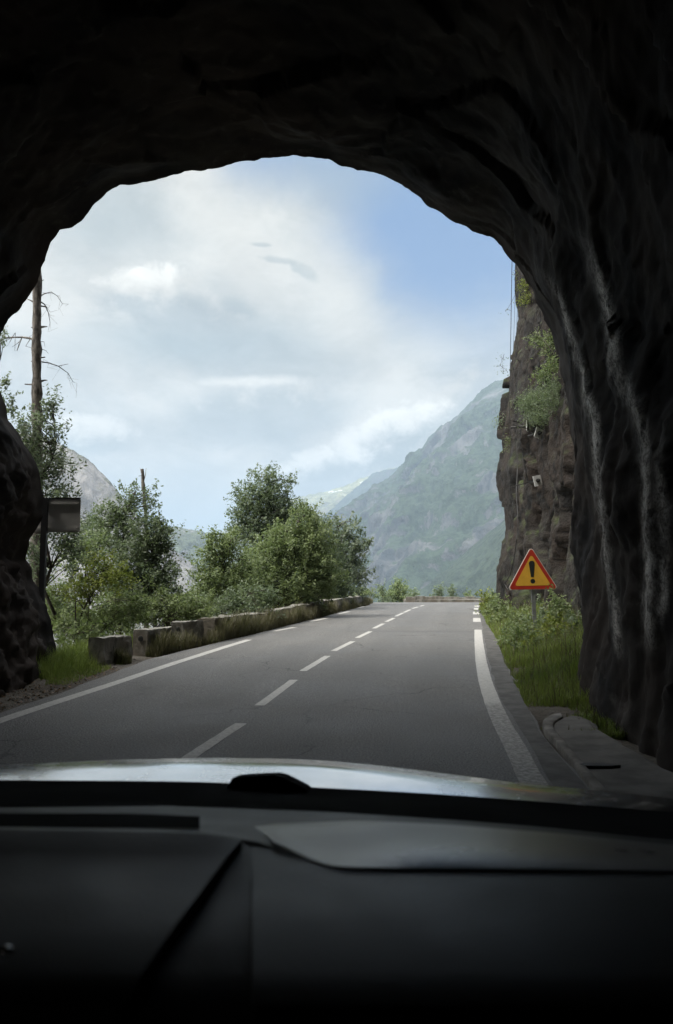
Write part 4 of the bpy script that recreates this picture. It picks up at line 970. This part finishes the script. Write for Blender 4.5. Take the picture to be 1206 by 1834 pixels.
# ------------------------------------------------------------------ the car we look out of
m, t, b, pos = material('silver_grey_paint')
n = t.noise(pos, 40, 5, 0.7)
b.inputs['Base Color'].default_value = (0.74, 0.745, 0.75, 1); b.inputs['Metallic'].default_value = 0.85
t.put(b.inputs['Roughness'], t.rng(t.noise(pos, 5, 6, 0.7), 0.3, 0.7, 0.16, 0.30)); b.inputs['Coat Weight'].default_value = 0.6
t.put(b.inputs['Normal'], t.bump(t.noise(t.scale(pos, (3, 9, 3)), 1.5, 4), 0.1, 0.004)); M['paint_car'] = m
def m_dash(name, col, rough, spec=0.45):
    m, t, b, pos = material(name)
    v = t.voro(pos, 420); big = t.noise(pos, 7, 4)
    t.put(b.inputs['Base Color'], t.vmath('SCALE', col, t.rng(big, .3, .7, .8, 1.2)))
    t.put(b.inputs['Roughness'], t.rng(big, .3, .7, rough - .05, rough + .07)); b.inputs['Specular IOR Level'].default_value = spec; b.inputs['Specular Tint'].default_value = (1.0, .93, .85, 1)
    t.put(b.inputs['Normal'], t.bump(v, 0.25, 0.0012)); return m
M['dash'] = m_dash('dash_plastic', (0.036, 0.0335, 0.030), 0.48, .20)
M['dash_lid'] = m_dash('airbag_lid_plastic', (0.19, 0.18, 0.168), 0.32, .9)
M['dash_dark'] = m_dash('dash_dark_plastic', (0.014, 0.014, 0.015), 0.6, 0.25)
M['dash_mid'] = m_dash('dash_mid_plastic', (0.032, 0.03, 0.027), .55, .3)
M['frit'] = m_dash('black_trim', (0.003, 0.003, 0.0034), 0.95, 0.04)
m, t, b, pos = material('chrome'); b.inputs['Base Color'].default_value = (.8, .8, .8, 1); b.inputs['Metallic'].default_value = 1; b.inputs['Roughness'].default_value = .25; M['chrome'] = m

car = thing('car', 'car seen from inside, silver bonnet edge and dark dashboard filling the bottom of the view', 'car', (0.1, 1.0, 0.0))
CB = np.array([0.1, 1.0, 0.0])
def loft(name, rows, mat, n=60, smooth=True, sub=None):
    """rows of (u, v, Y) points; every row resampled to n points"""
    V = []
    for r_ in rows:
        a = np.array(r_, float); k = np.linspace(0, 1, n); s = (a[:, 0] - a[0, 0]) / (a[-1, 0] - a[0, 0])
        u = a[0, 0] + (a[-1, 0] - a[0, 0]) * k
        v = np.interp(k, s, a[:, 1]); Y = np.interp(k, s, a[:, 2])
        if n > 20:
            kk = np.ones(5) / 5
            v = np.convolve(np.pad(v, 2, mode='reflect', reflect_type='odd'), kk, 'valid'); Y = np.convolve(np.pad(Y, 2, mode='reflect', reflect_type='odd'), kk, 'valid')
        V += [P(a_, b_, c_) for a_, b_, c_ in zip(u, v, Y)]
    return build(name, np.array(V) - CB, grid_faces(len(rows), n)[:, ::-1], mat, car, smooth)
def row(pts, Y): return [(u, v, Y) for u, v in pts]
A_ = np.array([(-300, 1376), (-100, 1370), (0, 1366), (100, 1361), (300, 1357), (500, 1358), (620, 1364), (734, 1374), (830, 1385), (910, 1393), (985, 1402), (1060, 1408), (1206, 1420), (1450, 1445)], float)
B_ = np.array([(-300, 1399), (0, 1400), (300, 1402), (415, 1405), (540, 1412), (700, 1420), (800, 1426), (1000, 1441), (1206, 1458), (1450, 1480)], float)
us = np.linspace(-300, 1450, 90); V = []
va = np.interp(us, A_[:, 0], A_[:, 1]); vb = np.interp(us, B_[:, 0], B_[:, 1]); kk = np.ones(9) / 9
va = np.convolve(np.pad(va, 4, mode='reflect', reflect_type='odd'), kk, 'valid'); vb = np.convolve(np.pad(vb, 4, mode='reflect', reflect_type='odd'), kk, 'valid')
NR = 44
def hood_col(u, v0, lf):
    p = P(u, v0, 1.5); out = [p]; x0 = p[0]
    for i in range(1, NR):
        dy = (lf + 0.45) / (NR - 1); d = out[-1][1] - 1.5
        s = 2.2 - 2.8 * min(1, d / max(lf, .02)) if d < lf else (-.6 - 8.4 * min(1, (d - lf) / .08) if d < lf + .20 else -9 - 24 * min(1, (d - lf - .20) / .12))
        out.append(np.array([x0, out[-1][1] + dy, out[-1][2] + dy * math.tan(R(s))]))
    return np.array(out)
def sil_v(pts):
    y = pts[:, 1]; z = pts[:, 2] - H; fw = y * math.cos(TH) + z * math.sin(TH); up_ = -y * math.sin(TH) + z * math.cos(TH); return (CV - F * up_ / fw).min()
cols_ = []
for u, a, b_ in zip(us, va, vb):
    lo, hi = .0, 1.2
    for _ in range(24):
        mid_ = (lo + hi) / 2
        if sil_v(hood_col(u, b_, mid_)) > a: lo = mid_
        else: hi = mid_
    cols_.append(hood_col(u, b_, lo))
V = np.array(cols_).transpose(1, 0, 2).reshape(-1, 3)
build('bonnet', V - CB, grid_faces(NR, len(us)), M['paint_car'], car, True)
C_ = [(-700, 1447), (0, 1446), (300, 1443), (480, 1449), (600, 1454), (800, 1467), (1000, 1483), (1206, 1506), (1800, 1535)]
Bl = [tuple(a) for a in B_]
loft('windscreen_base', [[(u, v - 3, 1.5) for u, v in Bl], [(u, v + .5, 1.485) for u, v in Bl], row([(u, v + 14) for u, v in Bl], 1.36), row(C_, 1.13)], M['frit'], 60)
mb = MB(); w_ = [(400, 1420), (412, 1401), (417, 1393), (440, 1391), (468, 1389.5), (492, 1389), (505, 1392), (520, 1399), (545, 1412), (556, 1422)]
f_ = [P(u, v, 1.43) - CB for u, v in w_]; g_ = [p + np.array([.006, .07, -.012]) for p in f_]; n = len(w_)
mb.add(f_ + g_, [list(range(n)), list(range(n, 2 * n))[::-1]] + [[j, n + j, n + (j + 1) % n, (j + 1) % n] for j in range(n)]); mb.build('wiper', M['frit'], car)
E_L = [(-700, 1480), (0, 1483), (250, 1486), (340, 1488.5), (400, 1494), (432, 1501)]
# dashboard top (windscreen edge to seam), right part and strip behind the left block
loft('dashboard', [row(C_, 1.135), row([(u, v + 6) for u, v in C_], 1.09),
     [(-700, 1462, 1.0), (0, 1464, 1.0), (340, 1463, 1.0), (420, 1470, 1.0), (520, 1471, .99), (620, 1468, .98), (800, 1477, .98), (1000, 1492, .98), (1206, 1514, .98), (1800, 1542, .98)],
     [(-700, 1478, .9), (0, 1480, .9), (340, 1480, .9), (440, 1487, .88), (520, 1500, .86), (620, 1512, .85), (1206, 1532, .85), (1800, 1550, .85)],
     [(-700, 1486, .83), (0, 1489, .83), (340, 1492, .82), (440, 1503, .80), (500, 1517, .77), (560, 1546, .73), (600, 1561, .71), (700, 1563, .71), (1206, 1568, .71), (1800, 1572, .71)]], M['dash'], 160)
loft('dash_panel', [[(452, 1506, .806), (500, 1519, .772), (560, 1548, .728), (600, 1562, .709), (700, 1564, .709), (1206, 1569, .709), (1800, 1573, .709)],
     [(452, 1516, .785), (500, 1530, .752), (560, 1557, .716), (600, 1570, .698), (700, 1572, .696), (1206, 1577, .692), (1800, 1581, .69)],
     [(452, 1590, .675), (700, 1610, .648), (1206, 1612, .647), (1800, 1614, .645)], [(452, 1660, .595), (700, 1665, .592), (1206, 1667, .592), (1800, 1668, .592)],
     row([(452, 1740), (1800, 1745)], .535), row([(452, 1800), (1800, 1800)], .505), row([(452, 1870), (1800, 1870)], .487), row([(452, 1990), (1800, 1990)], .48)], M['dash'], 90)
T_ = [(455, 1480), (480, 1475), (540, 1472), (600, 1468.5), (650, 1467.5), (800, 1475), (1000, 1491), (1206, 1513), (1800, 1541)]
E_R = [(492, 1509), (503, 1512.5), (540, 1532), (575, 1549), (600, 1554.5), (650, 1556), (900, 1558), (1206, 1561), (1800, 1564)]
def mixrow(k, dv=0, dY=0):
    a, c = np.array(T_, float), np.array(E_R, float); n = 60; q = np.linspace(0, 1, n)
    ua = a[0, 0] + (a[-1, 0] - a[0, 0]) * q; uc = c[0, 0] + (c[-1, 0] - c[0, 0]) * q
    va, vc = np.interp(ua, a[:, 0], a[:, 1]), np.interp(uc, c[:, 0], c[:, 1]); Yc = np.interp(uc, [470, 600, 1800], [.785, .712, .712])
    return [(x, y + dv, z) for x, y, z in zip(ua + (uc - ua) * k, va + (vc - va) * k, .93 + (Yc - .93) * k - .046 * math.sin(math.pi * k) * sstep(0, .22, q) + dY)]
loft('airbag_cover', [mixrow(0, 3, .02), mixrow(0.02), mixrow(.15), mixrow(.3), mixrow(.45), mixrow(.6), mixrow(.75), mixrow(.88), mixrow(.96), mixrow(1.0), mixrow(1.0, 4, .012)], M['dash_lid'], 100)
loft('vent_slot', [row([(-700, 1455), (0, 1456), (340, 1457), (358, 1462)], .93), row([(-700, 1481), (0, 1482), (340, 1484), (358, 1484)], .80)], M['frit'], 24)
# left block with its rim and side, recess panel beside it
loft('instrument_hood', [[(u, v - 1.5, .80) for u, v in E_L], row(E_L, .782), [(u, v + 4, .765) for u, v in E_L], [(-700, 1520, .735), (0, 1524, .735), (410, 1530, .735)],
     [(-700, 1590, .648), (362, 1594, .648)], [(-700, 1660, .585), (310, 1662, .585)], [(-700, 1740, .53), (255, 1742, .53)], [(-700, 1830, .495), (205, 1832, .495)], [(-700, 1980, .48), (140, 1980, .48)]], M['dash'], 90)
ed = [(432, 1501, .782), (428, 1508, .765), (410, 1530, .735), (362, 1594, .648), (310, 1662, .585), (255, 1742, .53), (205, 1832, .495), (140, 1980, .48)]
V = np.concatenate([[P(*e) - CB for e in ed], [P(*e) - CB + np.array([.012, .004, -.05]) for e in ed], [P(*e) - CB + np.array([.02, .0, -.3]) for e in ed]])
build('hood_side', V, grid_faces(3, len(ed)), M['dash'], car, True)
loft('console_panel', [[(426, 1502, .80), (456, 1505, .81)], [(405, 1540, .745), (456, 1540, .745)], [(340, 1640, .63), (456, 1640, .63)], [(280, 1740, .55), (456, 1740, .55)], [(200, 1860, .50), (456, 1860, .50)], [(120, 1990, .485), (456, 1990, .485)]], M['dash_mid'], 12)
V = [P(451, v, Y) - CB for v, Y in ((1506, .806), (1516, .785), (1590, .675), (1660, .595), (1740, .535), (1800, .505), (1870, .487), (1990, .48))]
V = np.concatenate([V, np.array(V) + [0, .05, -.12]]); build('panel_edge', V, grid_faces(2, 8), M['dash'], car, True)
mb = MB(); c = P(10, 1703, .52) - CB; s_ = .52 / F; k = 12
for ph, rr_ in ((-.95, .3), (-.6, .8), (0, 1.0), (.6, .8), (.95, .3)): mb.v += [tuple(c + np.array([math.cos(a) * rr_ * 15 * s_, ph * 9 * s_, math.sin(a) * rr_ * 9 * s_])) for a in np.linspace(0, 6.2832, k, endpoint=False)]
mb.f = [[i * k + j, i * k + (j + 1) % k, (i + 1) * k + (j + 1) % k, (i + 1) * k + j] for i in range(4) for j in range(k)] + [list(range(k))[::-1], [4 * k + j for j in range(k)]]
mb.build('stalk_tip', M['chrome'], car, True)

# ------------------------------------------------------------------ air
SUN_AZ, SUN_EL = -113, 52
m = bpy.data.materials.new('haze_air'); m.use_nodes = True; m.node_tree.nodes.clear(); t = NT(m.node_tree)
pv_ = t.node('ShaderNodeVolumePrincipled'); pv_.inputs['Color'].default_value = (0.42, 0.535, 0.67, 1); pv_.inputs['Density'].default_value = HAZE; pv_.inputs['Anisotropy'].default_value = 0.0
t.l.new(pv_.outputs[0], t.node('ShaderNodeOutputMaterial').inputs['Volume'])
top = max(max((o.matrix_world @ Vector(c))[2] for c in o.bound_box) for o in COL.objects if o.type == 'MESH')
bot = min(min((o.matrix_world @ Vector(c))[2] for c in o.bound_box) for o in COL.objects if o.type == 'MESH')
mb = MB(); mb.box((-6400, -450, bot - 1), (6400, 9300, max(top, 60) + 5)); o = mb.build('haze', m); struct(o, 'stuff')

# ------------------------------------------------------------------ sky
w = bpy.data.worlds.new('World'); sc.world = w; w.use_nodes = True; t = NT(w.node_tree)
bg = w.node_tree.nodes['Background']; bg.inputs['Strength'].default_value = 0.1
sky = t.node('ShaderNodeTexSky', sky_type='NISHITA', sun_disc=False, sun_elevation=R(SUN_EL), sun_rotation=R(SUN_AZ), altitude=900, air_density=1.0, dust_density=0.6)
d = t.node('ShaderNodeTexCoord').outputs['Generated']
sp_ = t.node('ShaderNodeSeparateXYZ', {0: d}); X_, Y_, Z_ = sp_.outputs
az = t.math('ARCTAN2', X_, Y_); el = t.math('ARCSINE', Z_)
def azel(u, v):
    p = P(u, v, 1.0) - [0, 0, H]; p /= np.linalg.norm(p); return math.atan2(p[0], p[1]), math.asin(p[2])
n_big = t.noise(d, 3.0, 6, 0.55, 0.3, out=1); n_fine = t.noise(d, 11.0, 7, 0.6, 0.4, out=1); n_f = t.noise(t.scale(d, (1, 1, 2.0)), 9.0, 8, 0.62, 0.5); n_m = t.noise(t.scale(d, (1, 1, 1.6)), 4.0, 7, 0.58, 0.3)
ae = t.node('ShaderNodeCombineXYZ', {0: az, 1: el}).outputs[0]
ctr_ = lambda n, a: t.vmath('SCALE', t.vmath('SUBTRACT', n, (.5, .5, .5)), a)
q1 = t.vmath('ADD', t.vmath('ADD', ae, ctr_(n_big, .10)), ctr_(n_fine, .05))
q2 = t.vmath('ADD', t.vmath('ADD', ae, ctr_(n_big, .03)), ctr_(n_fine, .055))
def blob(u, v, ru, rv, rot=0, soft=0.0, q=None):
    a0, e0 = azel(u, v); a1, _ = azel(u + ru, v); _, e1 = azel(u, v - rv)
    mp = t.node('ShaderNodeMapping', vector_type='TEXTURE'); t.l.new(q if q is not None else q2, mp.inputs[0])
    mp.inputs['Location'].default_value = (a0, e0, 0); mp.inputs['Rotation'].default_value = (0, 0, R(rot)); mp.inputs['Scale'].default_value = (abs(a1 - a0) * 1.25, abs(e1 - e0) * 1.25, 1)
    sx = t.node('ShaderNodeSeparateXYZ', {0: mp.outputs[0]}); cmb = t.node('ShaderNodeCombineXYZ', {0: sx.outputs[0], 1: sx.outputs[1]})
    L_ = t.vmath('LENGTH', cmb.outputs[0])
    return t.rng(L_, soft, 1.0, 1.0, 0.0), sx.outputs
K = 10.0                                                        # cloud radiance is given at Background strength 0.1
def cc(r_, g_, b_): return (r_ * K * SKYG, g_ * K * SKYG, b_ * K * SKYG)
WH = cc(.98, .95, .86); GY_ = cc(.52, .57, .56); PALE = cc(.66, .69, .66); BLUEGREY = cc(.48, .56, .575); HI = cc(1.32, 1.28, 1.16)
clear = t.mix(0.85, sky.outputs[0], cc(.19, .36, .68))           # deep part of the clear sky
clear = t.mix(blob(560, 330, 230, 110, 8, 0.1, q1)[0], clear, cc(.34, .46, .62))
# high cloud sheet: everything left of a slanting edge, and all of the low sky
(a1, e1), (a2, e2) = azel(585, 350), azel(775, 640)
tx, ty = a2 - a1, e2 - e1; ln = math.hypot(tx, ty); nx, ny = -ty / ln, tx / ln
if nx > 0: nx, ny = -nx, -ny
qs = t.node('ShaderNodeSeparateXYZ', {0: q1}).outputs
side = t.math('ADD', t.math('MULTIPLY', t.math('SUBTRACT', qs[0], a1), nx), t.math('MULTIPLY', t.math('SUBTRACT', qs[1], e1), ny))
sheet = t.rng(side, -0.055, 0.075)
_, elo = azel(800, 700); _, ehi = azel(800, 500)
low = t.rng(qs[1], elo, ehi, 1, 0)
topb = t.rng(qs[1], azel(500, 400)[1], azel(500, 270)[1])        # sheet thins to blue-white near the arch
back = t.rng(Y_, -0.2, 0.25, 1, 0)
sheetcol = t.mix(t.rng(n_m, .36, .66), PALE, WH)
col = t.mix(t.math('MULTIPLY', low, .88), clear, t.mix(t.rng(n_m, .4, .6), cc(.66, .69, .67), cc(.82, .82, .76)))
leftish = t.rng(qs[0], azel(330, 300)[0], azel(470, 300)[0], 1.0, 0.25)
sh2 = t.math('MULTIPLY', sheet, t.math('SUBTRACT', 1.0, t.math('MULTIPLY', topb, t.math('SUBTRACT', 1.0, leftish))))
col = t.mix(sh2, col, sheetcol)
def lay(col, colr, strength, *bl, q=None, noise=None, **k):
    m_, _ = blob(*bl, q=q, **k)
    m_ = t.math('MULTIPLY', m_, strength)
    if noise is not None: m_ = t.math('MULTIPLY', m_, noise)
    return t.mix(m_, col, colr)
tex = t.rng(n_f, .38, .60)
col = lay(col, GY_, .85, 190, 400, 150, 120, 20, q=q1)
col = lay(col, WH, .9, 430, 430, 240, 80, -48, q=q1)
col = lay(col, WH, .8, 620, 560, 190, 90, -55, q=q1)
col = lay(col, BLUEGREY, .75, 330, 622, 260, 60, 0, q=q1)
col = lay(col, PALE, .5, 140, 640, 150, 70, 0, q=q1)
n_b = t.noise(t.scale(d, (1, 1, 1.25)), 24.0, 8, 0.58, 0.35); n_b2 = t.noise(d, 55.0, 6, 0.6, 0.2)
bil = t.math('ADD', t.math('MULTIPLY', t.math('SUBTRACT', n_b, .5), 1.5), t.math('MULTIPLY', t.math('SUBTRACT', n_b2, .5), .5))
def cumulus(col, u, v, ru, rv, rot, top, bot, strength, edge=.30, ragged=1.0, split=0.0):
    '''cloud with a billowed edge, bright crown and grey belly'''
    a0, e0 = azel(u, v); a1, _ = azel(u + ru, v); _, e1 = azel(u, v - rv)
    mp = t.node('ShaderNodeMapping', vector_type='TEXTURE'); t.l.new(ae, mp.inputs[0])
    mp.inputs['Location'].default_value = (a0, e0, 0); mp.inputs['Rotation'].default_value = (0, 0, R(rot)); mp.inputs['Scale'].default_value = (abs(a1 - a0), abs(e1 - e0), 1)
    sx = t.node('ShaderNodeSeparateXYZ', {0: mp.outputs[0]}).outputs
    L_ = t.vmath('LENGTH', t.node('ShaderNodeCombineXYZ', {0: sx[0], 1: sx[1]}).outputs[0])
    body = t.rng(t.math('ADD', t.math('SUBTRACT', 1.0, L_), t.math('MULTIPLY', bil, ragged)), 0.0, edge)
    lit = t.rng(t.math('ADD', sx[1], t.math('MULTIPLY', bil, 1.3)), split - .45, split + .55)
    return t.mix(t.math('MULTIPLY', body, strength), col, t.mix(lit, bot, top))
DK = cc(.40, .47, .49); MID_ = cc(.56, .60, .58)
col = cumulus(col, 300, 545, 175, 62, -4, WH, cc(.52, .57, .57), .8, .5, .8, .1)
col = cumulus(col, 245, 502, 85, 34, 10, HI, WH, .9, .45, .9, -.3)
col = cumulus(col, 425, 548, 42, 26, -20, MID_, DK, .45, .5, 1.3, .2)
col = cumulus(col, 500, 466, 50, 9, -6, MID_, DK, .48, .6, 1.2, .2)
col = cumulus(col, 545, 484, 32, 14, -25, MID_, DK, .45, .6, 1.3, .2)
col = cumulus(col, 467, 438, 28, 6, 0, MID_, DK, .5, .6, 1.2, .2)
col = cumulus(col, 470, 745, 210, 78, 4, WH, cc(.50, .55, .545), .75, .5, .35, .55)
col = cumulus(col, 460, 684, 135, 16, 3, HI, WH, .75, .8, .5, -.4)
col = cumulus(col, 160, 775, 105, 40, -6, HI, cc(.55, .60, .59), .85, .5, .8, -.1)
col = cumulus(col, 330, 890, 210, 80, 0, cc(.72, .76, .74), cc(.60, .67, .68), .7, .6, .5, 0)
col = cumulus(col, 800, 725, 100, 48, 35, WH, cc(.60, .645, .64), .8, .5, .9, -.2)
col = cumulus(col, 690, 785, 135, 62, 22, HI, cc(.50, .55, .545), .95, .4, .9, -.05)
col = cumulus(col, 585, 838, 95, 46, 12, HI, cc(.53, .58, .575), .9, .4, .9, -.05)
col = cumulus(col, 570, 885, 130, 30, 6, cc(.66, .70, .69), cc(.56, .62, .63), .8, .5, .6, 0)
# overhead and behind: out-of-view cloud, brightness added to fill the foreground with light
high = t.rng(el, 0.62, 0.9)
col = t.mix(t.math('MAXIMUM', back, high), col, t.mix(t.rng(n_m, .35, .65), cc(OVER_FILL * .84, OVER_FILL * .84, OVER_FILL * .83), cc(OVER_FILL * 1.12, OVER_FILL * 1.08, OVER_FILL * 1.02)))
cl_amt = t.math('MAXIMUM', sh2, low)
col = t.mix(cl_amt, col, t.vmath('SCALE', col, t.math('ADD', t.rng(n_f, .35, .65, .92, 1.08), t.rng(n_m, .35, .65, -.05, .05))))
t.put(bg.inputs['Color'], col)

ld = bpy.data.lights.new('sun', 'SUN'); ld.energy = SUN; ld.angle = R(14); ld.color = (1.0, .95, .87)
lo_ = bpy.data.objects.new('sun', ld); COL.objects.link(lo_)
sd = Vector((math.sin(R(SUN_AZ)) * math.cos(R(SUN_EL)), math.cos(R(SUN_AZ)) * math.cos(R(SUN_EL)), math.sin(R(SUN_EL))))
lo_.rotation_euler = sd.to_track_quat('Z', 'Y').to_euler(); lo_.location = sd * 50

# ------------------------------------------------------------------ camera and render settings
cam = bpy.data.cameras.new('camera'); co = bpy.data.objects.new('camera', cam); COL.objects.link(co); sc.camera = co
cam.sensor_fit = 'VERTICAL'; cam.sensor_height = 24.0; cam.lens = 24.0 * F / 1834.0
co.location = (0, 0, H); co.rotation_euler = (math.pi / 2 + TH, 0, 0); cam.clip_start = 0.05; cam.clip_end = 30000
cam.dof.use_dof = True; cam.dof.focus_distance = 26; cam.dof.aperture_fstop = cam.lens / 5.0
vs = sc.view_settings; vs.view_transform = 'Standard'; vs.look = 'None'; vs.exposure = EXPO; vs.gamma = 1.0; vs.use_curve_mapping = False
cy = sc.cycles; cy.use_denoising = True; cy.max_bounces = 6; cy.diffuse_bounces = 4; cy.glossy_bounces = 3; cy.transmission_bounces = 4; cy.volume_bounces = 1; cy.transparent_max_bounces = 8
cy.use_adaptive_sampling = True; cy.adaptive_threshold = 0.01; cy.caustics_reflective = False; cy.caustics_refractive = False
try: cy.denoiser = 'OPENIMAGEDENOISE'
except Exception: pass
w.cycles.sampling_method = 'MANUAL'; w.cycles.sample_map_resolution = 512
